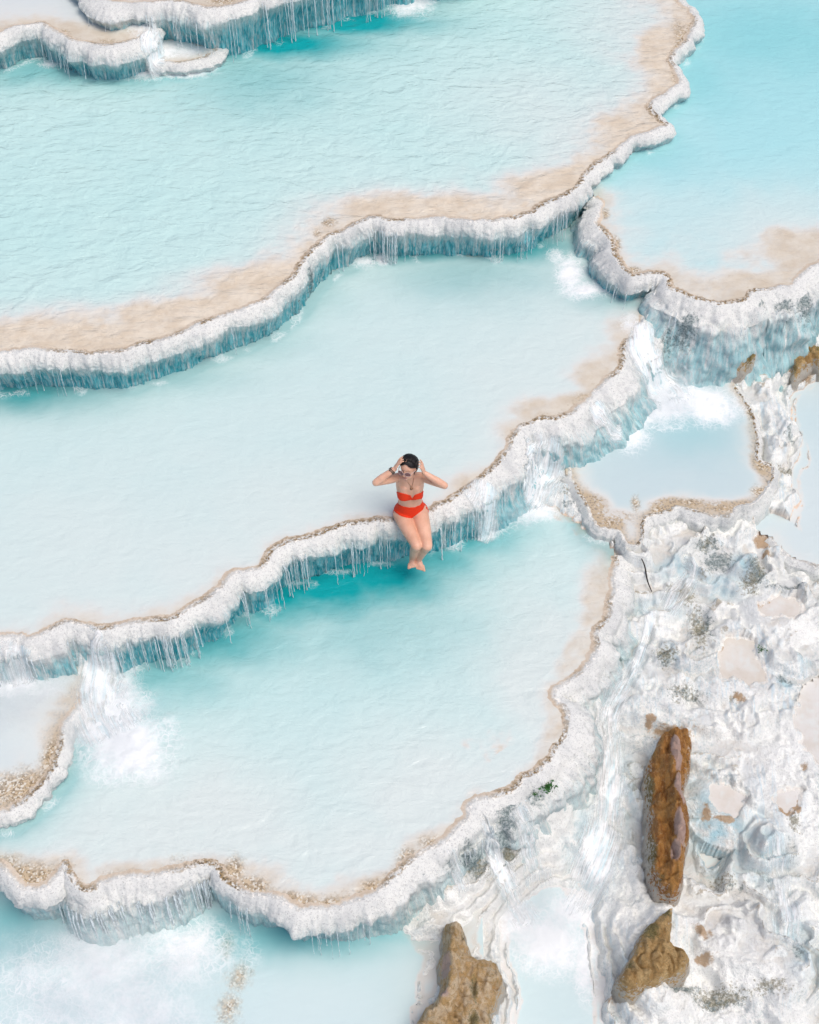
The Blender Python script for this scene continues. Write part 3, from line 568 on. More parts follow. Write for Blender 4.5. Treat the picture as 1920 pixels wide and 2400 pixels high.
# ------------------------------------------------------------------ terrace rims (swept, overhanging crust)
def level_below(x, y, z):
    """height of whatever lies at the foot outside a lip of level z"""
    i = np.clip(((x-GX0)/GS+.5).astype(int), 0, len(gx)-1); j = np.clip(((y-GY0)/GS+.5).astype(int), 0, len(gy)-1)
    o = OWN[j, i]; lv = np.where(o >= 0, own_lv[o], np.maximum(samp(BASE, x, y), np.where(x < X_E, Z_EL, Z_E)))
    return np.where(lv > z-.02, z-.06, lv)
def smooth1(a, k):
    k = max(1, int(k)); ker = np.hanning(2*k+3)[1:-1]; ker /= ker.sum()
    if a.ndim == 1: return np.convolve(np.pad(a, k, mode='edge'), ker, 'valid')
    return np.stack([smooth1(a[:, i], k) for i in range(a.shape[1])], 1)
RIM = {}
def stain0(lst, x, y):
    v = np.zeros_like(x); x = x+.05*fbm(x*5, y*5, seed=311, octv=3); y = y+.05*fbm(x*5, y*5, seed=315, octv=3)
    for (px, py, z, rx, ry, am) in lst:
        cx, cy = at_z(px, py, z); v = np.maximum(v, (am+.15)*np.exp(-(((x-cx)/(rx*1.2))**2+((y-cy)/(ry*1.2))**2)))
    return v
def make_rim(k, crust=1.0, brown=1.0, teal=1.0, seed=0, small=False):
    c = curve[k]; z = ELEV[k]; P = c[:, :2]; fl = smooth1(c[:, 2], 20)
    if k == 'D' or k == 'A2' or True: pass
    T = np.gradient(smooth1(P, 9 if not small else 5), axis=0); T /= np.linalg.norm(T, axis=1)[:, None]+1e-9
    N = np.stack([T[:, 1], -T[:, 0]], 1)
    mid = len(P)//2; tst = P[mid]+N[mid]*.10
    if contains(poly[k], np.array([tst[0]]), np.array([tst[1]]))[0]: N = -N
    N = smooth1(N, 12 if not small else 6); N /= np.linalg.norm(N, axis=1)[:, None]+1e-9
    s = np.r_[0, np.cumsum(np.linalg.norm(np.diff(P, axis=0), axis=1))]
    foot = P+N*(0.28+fl[:, None])
    lv = smooth1(level_below(foot[:, 0], foot[:, 1], z), 25)
    H = np.maximum(z-lv, .05)
    cw = crust*.74*np.clip(1+.55*noise(s*.8, s*0+seed, seed=seed)+.35*noise(s*3.1, s*0, seed=seed+1)+.2*noise(s*9, s*0, seed=seed+2), .35, 2)
    if small: cw = cw*.5
    # profile in (out, down, kind) as function of H
    n1, n2, n3 = 12, 22, (34 if not small else 14)
    out = []; dn = []
    a = np.linspace(0, 1, n1, endpoint=False)
    for u in a:                       # inner shelf up to the crest
        out.append((-(.34 if not small else .13)*(1-u)**1.3)*np.ones_like(s)); q = (1-u)**1.3; dn.append((-.010+.055*min(q/.75, 1)+max(q-.75, 0)*.35)*np.ones_like(s))
    hc = np.minimum(.15*np.clip(1+.5*noise(s*1.3, s*0+4, seed=seed+2), .5, 1.6), H*.5)        # depth of the crust bulge
    for u in np.linspace(0, 1, n2, endpoint=False):   # rounded crust
        th = u*math.pi/2
        out.append(.155*cw*(.55*np.sin(th)+.45*u)+ fl*.35*u*u); dn.append(-.010+(hc+.010)*(.55*(1-np.cos(th))+.45*u**1.25))
    ob = .155*cw + fl*.35
    for u in np.linspace(0, 1, n3):   # face: tucks under, or slopes out where it flares
        under = np.clip(1-fl/.12, 0, 1)*np.minimum(np.minimum(.13, H*.3), np.maximum(ob-.035, 0))
        shape = np.sin(np.minimum(u*1.5, 1)*math.pi/2)
        out.append(ob - under*shape + fl*.65*u**1.2); dn.append(hc+(H+.16-hc)*u)
    O = np.stack(out, 1); D = np.stack(dn, 1)
    X = P[:, 0:1]+N[:, 0:1]*O; Y = P[:, 1:2]+N[:, 1:2]*O; Z = z-D
    # surface relief along the outward / up direction
    dO = np.gradient(O, axis=1); dD = np.gradient(D, axis=1); L = np.hypot(dO, dD)+1e-6
    no = dD/L; nu = dO/L
    SS = np.repeat(s[:, None], O.shape[1], 1)
    amp = np.clip((D+.012)/.10, .10, 1)*np.where(O < 0, .25, 1)
    lob = billow(X*5, Y*5, Z*2.6, seed=seed+3, octv=2)
    rib = billow(X*16, Y*16, Z*5, seed=seed+5, octv=2)
    gr = fbm(X*42, Y*42, Z*30, seed=seed+7, octv=3, gain=.65)
    fl1 = fbm(SS*3.2, D*2.0, seed=seed+13, octv=3); fl2 = billow(SS*10, D*1.8, seed=seed+15, octv=3, gain=.6)
    nod = nodules(SS*16+.4*noise(SS*5, D*5, seed=seed+19), (D-O*.6)*14, seed+21)*.5+nodules(SS*34, (D-O*.6)*30, seed+22)*.35
    disp = amp*(.035*(lob-.33) + .016*(nod-.3) + .012*(rib-.33) + .045*fl1 + .05*(fl2-.33)*sst(.02, .15, D)) + (.25+.75*amp)*.013*gr
    if small: disp = disp*.6
    Z = Z + .007*noise(SS*2.3, SS*0, seed=seed+17)*np.exp(-(O/.12)**2)
    big = amp*fl[:, None]*.5*(billow(X*2.4, Y*2.4, Z*2.4, seed=seed+9, octv=3)-.35)
    disp = disp+big
    X = X+N[:, 0:1]*no*disp; Y = Y+N[:, 1:2]*no*disp; Z = Z+nu*disp
    nv = O.shape[1]
    cum = np.cumsum(L, axis=1)
    uvv = np.stack([SS.ravel(), cum.ravel()], 1)
    bm = brown*(.18+1.0*sst(-.35, .3, noise(s*1.0, s*0, seed=seed+11)+.5*noise(s*4, s*0, seed=seed+12)))
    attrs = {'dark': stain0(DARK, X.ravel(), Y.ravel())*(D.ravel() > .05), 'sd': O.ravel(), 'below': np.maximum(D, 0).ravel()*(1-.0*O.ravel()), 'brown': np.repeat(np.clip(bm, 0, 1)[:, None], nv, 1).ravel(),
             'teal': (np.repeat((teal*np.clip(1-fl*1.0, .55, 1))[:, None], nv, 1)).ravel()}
    Qf = grid_faces(len(s), nv)
    # face orientation
    a, b, cc, d = Qf[len(Qf)//2]; vv = np.column_stack([X.ravel(), Y.ravel(), Z.ravel()])
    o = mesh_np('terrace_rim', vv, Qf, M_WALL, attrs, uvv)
    RIM[k] = dict(o=o, P=P, N=N, s=s, H=H, ob=ob, hc=hc, z=z, lv=lv, fl=fl)
    return o
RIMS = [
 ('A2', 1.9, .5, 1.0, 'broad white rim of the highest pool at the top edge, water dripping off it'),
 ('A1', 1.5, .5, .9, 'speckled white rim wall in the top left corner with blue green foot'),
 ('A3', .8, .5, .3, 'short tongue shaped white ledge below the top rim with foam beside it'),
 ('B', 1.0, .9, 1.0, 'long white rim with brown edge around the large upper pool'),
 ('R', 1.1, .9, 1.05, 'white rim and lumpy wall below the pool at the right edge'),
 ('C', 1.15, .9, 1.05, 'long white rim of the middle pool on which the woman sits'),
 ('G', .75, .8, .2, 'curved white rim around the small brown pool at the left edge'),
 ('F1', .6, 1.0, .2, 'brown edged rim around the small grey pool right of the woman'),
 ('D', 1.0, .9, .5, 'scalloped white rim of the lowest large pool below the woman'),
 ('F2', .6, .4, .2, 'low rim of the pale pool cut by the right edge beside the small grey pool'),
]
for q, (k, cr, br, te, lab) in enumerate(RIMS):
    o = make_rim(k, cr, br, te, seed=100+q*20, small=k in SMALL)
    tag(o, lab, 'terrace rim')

# ------------------------------------------------------------------ water
FOAM = [('B',350,160,.45,.22,1.0),('B',420,165,.4,.18,1.0),('B',480,150,.25,.12,.7),('B',115,150,.15,.1,.8),('B',960,5,.3,.35,1.0),('B',540,105,.2,.12,.4),('A3',380,115,.25,.2,1.0),('A3',430,120,.3,.15,.5),('A1',330,50,.2,.3,.9),
 ('C',855,612,.14,.12,.8),('C',895,605,.1,.12,.9),('C',1335,640,.16,.3,.9),('C',1370,680,.3,.14,.8),('C',1300,600,.12,.15,.6),('C',1480,760,.15,.2,.5),('C',235,890,.08,.06,.6),
 ('D',230,1660,.42,.42,1.35),('D',300,1750,.42,.34,1.1),('D',260,1600,.25,.25,.9),('D',340,1800,.25,.2,.6),('D',60,1650,.4,.3,.7),('D',290,1560,.2,.14,.9),('D',690,1365,.16,.05,.42),('D',790,1340,.2,.045,.46),('D',890,1320,.14,.04,.42),('D',570,1440,.12,.05,.4),('D',430,1530,.16,.05,.45),('D',1060,1270,.12,.1,.8),('D',1130,1230,.25,.18,1.0),('D',1250,1190,.3,.18,.9),('D',1180,1200,.3,.18,.9),('D',1030,1235,.12,.1,.6),('D',120,1980,.25,.2,.2),
 ('G',30,1600,.3,.14,1.0),('G',110,1610,.2,.14,.6),
 ('F1',1550,930,.5,.34,1.35),('F1',1660,950,.35,.28,1.1),('F1',1480,1020,.18,.25,.9),('F1',1500,985,.2,.2,.8),('F1',1560,1000,.3,.1,.5),
 ('EL',80,2290,.5,.4,.5),('EL',230,2260,.5,.4,.75),('EL',430,2230,.4,.3,.85),('EL',300,2380,.6,.4,.65),('EL',100,2420,.6,.4,.45),('EL',580,2240,.15,.3,.3),('E',1290,2210,.35,.28,.95),('E',1220,2160,.25,.2,.9),('E',1370,2260,.12,.35,.9),('E',1340,2140,.25,.2,.9),('E',1300,2250,.25,.12,.5),('EL',900,2160,.3,.1,.4)]
PEB = [('G',60,1845,.40,.20,1.1),('G',125,1770,.13,.22,1.1),('G',-80,1880,.4,.2,1.0),('D',75,2055,.30,.17,1.1),('D',20,2030,.15,.15,.8),('D',545,2045,.13,.2,1.1),('D',590,2085,.2,.13,1.1),('D',680,2112,.28,.10,1.1),('D',780,2122,.28,.08,1.1),('D',880,2085,.16,.12,1.0),('D',955,2015,.12,.14,.9),('D',1010,1975,.14,.1,.8),('D',300,2045,.35,.06,.6),('D',420,2020,.2,.12,.5),('D',1390,1545,.06,.12,.7),('D',1420,1440,.04,.25,.6),
 ('EL',530,2215,.09,.15,.75),('EL',560,2290,.13,.2,.8),('EL',535,2365,.13,.2,.75),('B',770,520,.12,.1,.9),('B',745,545,.07,.1,.8),('B',1600,100,.12,.7,.8),('B',1590,180,.12,.4,.8),('B',1545,270,.2,.2,.6),('R',1420,500,.06,.12,.9),('R',1440,570,.08,.2,1.0),('R',1480,630,.15,.06,1.0),('R',1570,670,.12,.08,.6),('C',1370,930,.2,.1,.6),('C',1460,820,.05,.12,.8),('A1',60,62,.25,.08,.9),('A1',140,75,.2,.08,.8),('A1',250,95,.25,.08,.6),('A2',520,0,.3,.1,.9),
 ('F1',1490,1180,.06,.14,.9),('F1',1540,1195,.1,.07,.9),('F1',1620,1175,.14,.06,.9),('F1',1790,1090,.10,.1,1.0),('F1',1775,1150,.1,.1,.9),('F1',1700,1190,.2,.05,.8),('F1',1755,960,.06,.2,.9),('F1',1430,1225,.1,.05,.8)]
CLOUD = [('C',200,1250,1.6,.8,.4),('C',600,1150,1.5,.6,.3),('C',1250,850,.8,.8,.3),('D',1000,1850,1.4,.7,.6),('D',500,1900,1.6,.7,.6),('D',1250,1550,.5,1.0,.6),('D',750,1950,1.6,.5,.5),('B',1250,250,1.2,1.0,.5),('B',1450,60,.8,.9,.5),('R',1800,520,1.2,.7,.6),('EL',200,2300,1.5,.8,.5),('EL',700,2320,1.2,.5,.3)]
ALGAE = [('D',600,2060,.5,.4,.8),('D',760,2100,.8,.3,.7),('D',900,2070,.4,.25,.7),('D',70,2050,.35,.3,1.0),('G',60,1830,.5,.4,.5),('B',1600,90,.25,.9,.7),('C',1340,950,.5,.3,.4),('F1',1800,1100,.2,.3,.5)]
RIP = {'B': (1.1, (5, 9, 1), .58), 'C': (.5, (6, 10, 1), .38), 'D': (.7, (6, 10, 1), .44), 'R': (.6, (7, 12, 1), .4), 'E': (.3, (7, 10, 1), .3)}
SHADE = {'EL': (.10,.42,.45), 'B': TEAL, 'C': (.05,.32,.34), 'D': TEAL, 'R': (.12,.52,.56), 'F1': (.22,.52,.56), 'F2': (.35,.56,.62)}
WNAME = {k: 'pool_water' for k in ORDER}
def make_water(k, cell):
    z = ELEV[k] if k not in ('E', 'EL') else (Z_E if k == 'E' else Z_EL)
    if k == 'E': x0, y0 = X_E-.1, -6.7; x1, y1 = 4.6, -2.2
    elif k == 'EL': x0, y0 = -8.5, -6.7; x1, y1 = X_E+.25, -2.0
    else:
        x0, y0 = np.maximum(poly[k].min(0), (-8.7, -6.7)); x1, y1 = np.minimum(poly[k].max(0), (8.7, 12.4))
    ax = np.arange(x0, x1+cell, cell); ay = np.arange(y0, y1+cell, cell)
    X, Y = np.meshgrid(ax, ay, indexing='ij'); x = X.ravel(); y = Y.ravel()
    gz = ground_z(x, y)
    if k in ('E', 'EL'): keep = (gz < z+.12)
    else:
        i = np.clip(((x-GX0)/GS+.5).astype(int), 0, len(gx)-1); j = np.clip(((y-GY0)/GS+.5).astype(int), 0, len(gy)-1)
        d = samp(DU[k], x, y); up = samp(UP[k], x, y)
        keep = INS[k][j, i] & (d > (.012 if k not in CLOSED else -.01)) & ((OWN[j, i] == ORDER.index(k)) | (up < .001)) & ~((OWN[j, i] != ORDER.index(k)) & (gz > z+.6))
        hi = np.zeros_like(keep)
        for q in ORDER:
            if ELEV[q] > z+.02: hi |= samp(SD[q], x, y) > .22
        keep &= ~hi
    if k in CLOSED: keep = (INS[k][j, i] | (d < .06))
    dep = np.maximum(z-ground_z(x, y, FLO), 0.0)
    sh = spots(SHALLOW, k, x, y); dpv = spots(DEEP_SHADE, k, x, y)
    milk = .18+.82*(1-np.exp(-np.maximum(dep-.03, 0)/.05))
    mot = .16*fbm(x*2.5, y*2.5, seed=56, octv=4)+.12*fbm(x*9, y*9, seed=57, octv=3, gain=.6)
    milk = np.clip(milk*(1-.35*sh)+mot*sst(.99, .6, milk)+{'C': .12, 'D': .2, 'B': .0, 'R': .1, 'E': .25, 'F2': .4, 'EL': .3}.get(k, .05), 0, .99)
    if k in CLOSED: milk = np.clip(milk+.25*fbm(x*6, y*6, seed=55, octv=3), .35, .9)
    foam = spots(FOAM, k, x, y)
    pale_ = np.zeros(len(x))
    if k in DU: pale_ = np.clip(np.exp(-samp(DU[k], x, y)/{'D': .75, 'C': .7, 'B': .6, 'R': .6}.get(k, .4))*{'F1': .35, 'F2': .5}.get(k, .8)*(1+.6*fbm(x*1.1, y*1.1, seed=58, octv=3))+spots(CLOUD, k, x, y), 0, .92)
    lipd = np.exp(-samp(DU[k], x, y)/(.13 if k not in ('F1', 'G') else .24)) if k in DU else np.zeros(len(x))
    alg = np.clip({'D': .55, 'G': 1.9, 'A1': .6, 'A2': .8, 'F1': 1.15, 'B': .55, 'C': .5, 'R': .6}.get(k, .3)+spots(ALGAE, k, x, y), 0, 1.6)
    if k in UP:
        up = samp(UP[k], x, y)
        foot = np.exp(-np.maximum(up-.16, 0)/.10)
        dpv = np.maximum(dpv, .45*foot*{'C': .9, 'D': 1.0, 'B': 1.0, 'R': .5}.get(k, .3))  # wall shade painted as teal into the water along each foot
        foam = np.maximum(foam, .34*np.exp(-np.maximum(up-.14, 0)/.05)*sst(-.1, .5, noise(x*4, y*4, seed=5)))
    # surface relief
    r = RIP.get(k, (.25, (8, 12, 1), .3))[0]
    wv = .006*r*fbm(x*3.4+.4*y, y*7.0, seed=8, octv=3) + .004*r*fbm(x*9, y*16, seed=9, octv=2)
    wv = wv + foam*(.05*(billow(x*7, y*7, seed=14, octv=4, gain=.6)-.3)+.018)
    zz = z - .006 + wv
    idx = -np.ones(len(x), int)
    Qf = grid_faces(len(ax), len(ay)); kf = keep[Qf].all(1); Qf = Qf[kf]
    used = np.unique(Qf); idx[used] = np.arange(len(used))
    VV = np.column_stack([x, y, zz])[used]
    rp = RIP.get(k, (.25, (8, 12, 1), .3))
    m = mat_water('water_'+k, W_COL[k], SHADE.get(k, (.25, .52, .58)), rp[0], rp[1], rp[2], {'E': (.74, .73, .72), 'EL': (.66, .64, .60), 'F2': (.70, .70, .69), 'P1': (.70, .66, .62), 'P3': (.68, .63, .57), 'P4': (.70, .67, .64), 'P5': (.72, .69, .66), 'P6': (.72, .69, .66), 'F1': (.66, .645, .61), 'B': (.72, .63, .505)}.get(k, (.67, .60, .49)))
    o = mesh_np('pool_water', VV, idx[Qf], m, {'milk': milk[used], 'deep': np.clip(dpv[used], 0, 1), 'foam': foam[used], 'peb': spots(PEB, k, x, y)[used], 'pale': pale_[used], 'lip': lipd[used], 'algae': alg[used]})  # 'deep' holds the teal of plunge basins and painted wall shade
    return tag(o, kind='structure')
for k, cell in [('A2', .04), ('A1', .03), ('A3', .02), ('B', .025), ('R', .03), ('C', .022), ('G', .025), ('F1', .018), ('D', .02), ('F2', .025), ('P1', .02), ('P3', .02), ('P4', .02), ('P5', .02), ('P6', .02), ('E', .022), ('EL', .022)]:
    make_water(k, cell)
#@@OBJECTS@@
# ------------------------------------------------------------------ thin strands of water dripping off the crust
def strands(k, ranges, seed, nper=1.0):
    R = RIM[k]; rg = np.random.default_rng(seed); Vs = []; Qs = []; off = 0
    pxs = lambda x, y: None
    for (p0, p1, count, w, ln) in ranges:
        a = np.array(at_z(*p0, R['z'])); b = np.array(at_z(*p1, R['z']))
        i0 = int(np.argmin(((R['P']-a)**2).sum(1))); i1 = int(np.argmin(((R['P']-b)**2).sum(1))); i0, i1 = sorted((i0, i1))
        cl = rg.integers(i0, max(i1, i0+1), max(4, count//3))
        for _ in range(count):
            i = int(np.clip(rg.choice(cl)+rg.normal(0, 5), i0, i1)); o = R['ob'][i]*rg.uniform(.80, 1.06); q = R['P'][i]+R['N'][i]*(o+.012)
            z0 = R['z']-R['hc'][i]*rg.uniform(.35, .9); z1 = R['z']-(R['H'][i]+.0)*1.0 + .0
            z1 = z0 + (z1-z0)*min(1.0, rg.uniform(ln, 1.35)); r = w*rg.uniform(.5, 1.3); nseg = 12; ns = 5
            drift = rg.uniform(.0, .06)
            for j in range(nseg+1):
                t = j/nseg; zz = z0+(z1-z0)*t
                c = q+R['N'][i]*drift*math.sqrt(t) + rg.normal(0, .0022, 2)
                rr = r*(1.0-.35*t+.8*max(0, t-.8)*5*.6)*rg.uniform(.65, 1.3)
                for m in range(ns):
                    an = m*2*math.pi/ns; Vs.append((c[0]+rr*math.cos(an), c[1]+rr*math.sin(an), zz))
            for j in range(nseg):
                for m in range(ns):
                    A = off+j*ns+m; B = off+j*ns+(m+1) % ns; Qs.append((A, B, B+ns, A+ns))
            off += (nseg+1)*ns
    o = mesh_np('falling_water', np.array(Vs), np.array(Qs), M_STR); return tag(o, kind='stuff')
strands('C', [((600,1335),(910,1226),34,.0038,.5),((640,1300),(910,1226),16,.006,.8),((290,1470),(430,1436),34,.006,.7),((430,1436),(560,1345),18,.004,.5),((-60,1503),(270,1473),30,.006,.6),((1010,1200),(1240,992),50,.006,.6)], 3)
strands('B', [((780,550),(930,518),26,.006,.8),((900,516),(1340,450),44,.0035,.5),((0,831),(600,716),16,.003,.3)], 4)
strands('A2', [((240,0),(600,-6),26,.005,.5),((560,10),(900,-100),36,.006,.7)], 5)
strands('A1', [((0,80),(330,90),22,.004,.5)], 6)
strands('D', [((170,2064),(500,2031),70,.009,.6),((520,2060),(900,2080),20,.004,.4),((1060,1961),(1160,1872),24,.008,.6)], 7)
strands('R', [((1400,500),(1560,645),20,.005,.5),((1570,680),(1880,650),24,.005,.3)], 8)

# ------------------------------------------------------------------ cascades of white water running over the ground
SRFX = None
def solid_z(x, y):
    """highest of ground and pool surfaces, roughly"""
    g = ground_z(x, y, FLO)
    i = np.clip(((x-GX0)/GS+.5).astype(int), 0, len(gx)-1); j = np.clip(((y-GY0)/GS+.5).astype(int), 0, len(gy)-1)
    o = OWN[j, i]; lv = np.where(o >= 0, own_lv[o], np.where(x < X_E, Z_EL, Z_E))
    return np.maximum(g, lv)
from mathutils.bvhtree import BVHTree
bpy.context.view_layer.update(); _dg = bpy.context.evaluated_depsgraph_get()
TREES = {k: BVHTree.FromObject(RIM[k]['o'], _dg) for k in ('A1', 'A2', 'A3', 'B', 'R', 'C', 'D', 'G', 'F1')}
def surf(x, y, zhint):
    z = float(solid_z(np.array([x]), np.array([y]))[0])
    for t_ in TREES.values():
        h = t_.ray_cast(Vector((x, y, zhint+.35)), Vector((0, 0, -1)), 2.5)
        if h[0] is not None and h[0].z > z: z = h[0].z
    return z
TER_T = BVHTree.FromObject(terrain, _dg)
def hit(px, py):
    """the visible solid or water surface at a surveyed point"""
    d = Vector([float(q) for q in ray(px, py)]).normalized(); o = Vector(CAM); best = None
    for t_ in list(TREES.values())+[TER_T]:
        h = t_.ray_cast(o, d)
        if h[0] is not None and (best is None or h[3] < best): best = h[3]
    for k in ORDER+['E']:
        z = ELEV[k] if k != 'E' else (Z_EL if px < 1000 else Z_E); ds = (z-o.z)/d.z; p = o+d*ds
        i = int((p.x-GX0)/GS+.5); j = int((p.y-GY0)/GS+.5)
        if 0 <= i < len(gx) and 0 <= j < len(gy) and (OWN[j, i] == (ORDER.index(k) if k != 'E' else -1)) and (best is None or ds < best) and ds > 0: best = ds
    p = o+d*best; return (p.x, p.y, p.z)
def cascade(path, label, dens=.0, lift=.014, lump=.03, seed=0):
    """a film of white water draped over the stone; path: (px, py, half width m)"""
    c = np.array([[*hit(a, b), w] for a, b, w in path]); c = catmull(c, .022); n = len(c); nv = 33
    T = np.gradient(smooth1(c[:, :2], 4), axis=0); T /= np.linalg.norm(T, axis=1)[:, None]+1e-9; T = smooth1(T, 8); T /= np.linalg.norm(T, axis=1)[:, None]+1e-9; N = np.stack([T[:, 1], -T[:, 0]], 1)
    s = np.r_[0, np.cumsum(np.linalg.norm(np.diff(c[:, :3], axis=0), axis=1))]
    u = np.linspace(-1, 1, nv)[None, :]; W = c[:, 3:4]*(1+.3*noise(s*3, s*0, seed=seed)[:, None])
    X = c[:, 0:1]+N[:, 0:1]*W*u; Y = c[:, 1:2]+N[:, 1:2]*W*u
    Z = np.array([[surf(float(X[i, j]), float(Y[i, j]), float(c[i, 2])) for j in range(nv)] for i in range(n)])
    Z = .25*Z+.75*np.maximum(Z, smooth1(smooth1(Z, 2).T, 1).T)
    Z = Z + lift + lump*(1-u*u)*(billow(X*6, Y*6, seed=seed+1, octv=3)-.3)
    t = (s/s[-1])[:, None]
    e = dens - 1.0*np.abs(u)**2.5 - .8*sst(.15, 0, t) - .8*sst(.80, 1.0, t) + .35*fbm(X*3, Y*3, seed=seed+4, octv=2)
    uv = np.stack([(W*u+0*X).ravel(), np.repeat(s[:, None], nv, 1).ravel()], 1)
    o = mesh_np('waterfall', np.column_stack([X.ravel(), Y.ravel(), Z.ravel()]), grid_faces(n, nv), M_FALL, {'edge': e.ravel()}, uv)
    return tag(o, label, 'waterfall')
cascade([(1512,738,.14),(1512,780,.22),(1516,830,.32),(1535,880,.40),(1560,920,.44),(1590,965,.40)], 'white cascade foaming into the small grey pool at right', .42, .014, .06, 1)
cascade([(1290,1000,.2),(1280,1050,.3),(1262,1100,.36),(1240,1150,.38),(1215,1200,.34)], 'foaming cascade spilling over the middle rim right of the woman', .34, .014, .05, 2)
cascade([(1470,1330,.05),(1500,1400,.08),(1525,1450,.1),(1500,1530,.1),(1470,1600,.12),(1430,1680,.18),(1434,1770,.22),(1430,1850,.26),(1420,1950,.30),(1390,2040,.36),(1350,2120,.38),(1310,2190,.34)], 'long white stream running down left of the tall brown boulder', .36, .014, .04, 3)
cascade([(1125,1895,.05),(1140,1950,.08),(1165,2020,.12),(1195,2090,.18),(1230,2150,.24),(1260,2200,.2)], 'thin splashing fall from the lowest rim into the channel below', .34, .014, .04, 4)
cascade([(262,1500,.22),(258,1540,.28),(250,1580,.34),(240,1630,.40),(255,1690,.42),(290,1750,.36)], 'billowing white fall at the left beneath the middle rim', .4, .02, .08, 5)
cascade([(1800,1930,.12),(1815,1990,.2),(1830,2060,.26),(1835,2120,.26),(1850,2200,.22),(1840,2260,.2)], 'pale trickle over the white mound near the lower right edge', .2, .012, .03, 9)
cascade([(1140,1118,.16),(1135,1150,.2),(1122,1190,.24),(1108,1225,.24)], 'veil of water over the middle rim just right of the woman', .22, .012, .03, 11)
cascade([(1385,935,.16),(1405,965,.2),(1435,1000,.24),(1470,1030,.2)], 'soft veil of water where the middle rim meets the small grey pool', .2, .012, .03, 12)
cascade([(1195,1862,.12),(1215,1920,.18),(1235,1990,.24),(1255,2060,.28),(1270,2130,.26)], 'broad pale trickle down the wall right of the splashing fall', .15, .012, .03, 13)
cascade([(1050,1975,.08),(1062,2020,.12),(1078,2070,.14),(1090,2120,.14)], 'faint trickle down the wall above the golden boulder', .1, .012, .03, 14)
cascade([(50,1500,.2),(46,1535,.26),(44,1575,.3),(50,1620,.28)], 'misty fall under the middle rim at the left edge', .25, .014, .04, 15)
cascade([(1590,1290,.1),(1620,1340,.16),(1580,1400,.2),(1550,1440,.2)], 'milky trickle below the small grey pool around the mossy patch', .2, .012, .03, 10)
cascade([(372,50,.10),(364,85,.14),(356,120,.18),(366,150,.22),(400,168,.2)], 'small white fall between the two ledges near the top left', .4, .014, .05, 8)

# ------------------------------------------------------------------ steam hanging over the falls
def steam_mat():
    t = NT('steam'); P = t.n('ShaderNodeTexCoord').outputs['Object']
    ln = t.n('ShaderNodeVectorMath', operation='LENGTH'); t.set(ln.inputs[0], P)
    n_ = t.noise(P, 2.3, 3, .6, .4)
    d = t.mul(t.step(ln.outputs['Value'], 1.0, .25), t.step(n_, .34, .70), 2.4)
    v = t.n('ShaderNodeVolumePrincipled'); v.inputs['Color'].default_value = (.97, .98, .99, 1); t.set(v.inputs['Density'], d)
    t.t.links.new(v.outputs[0], t.out.inputs['Volume']); t.m.volume_intensity if False else None
    return t.m
M_STEAM = steam_mat()
_sm = bmesh.new(); bmesh.ops.create_icosphere(_sm, subdivisions=3, radius=1.0); STEAM_ME = bpy.data.meshes.new('steam'); _sm.to_mesh(STEAM_ME); _sm.free(); STEAM_ME.materials.append(M_STEAM)
for (px, py, z, rx, ry, rz) in [(250,1680,-.45,.85,.75,.30),(270,2310,-1.05,1.5,.95,.35),(1560,920,-.3,.6,.5,.3),(1260,2140,-1.25,.55,.6,.3),(40,1630,-.3,.7,.5,.3),(1200,1180,-.45,.5,.4,.25)]:
    o = bpy.data.objects.new('steam', STEAM_ME); COL.objects.link(o); x, y = at_z(px, py, z); o.location = (float(x), float(y), z); o.scale = (rx, ry, rz); o.rotation_euler[2] = px*.01
    tag(o, kind='stuff')

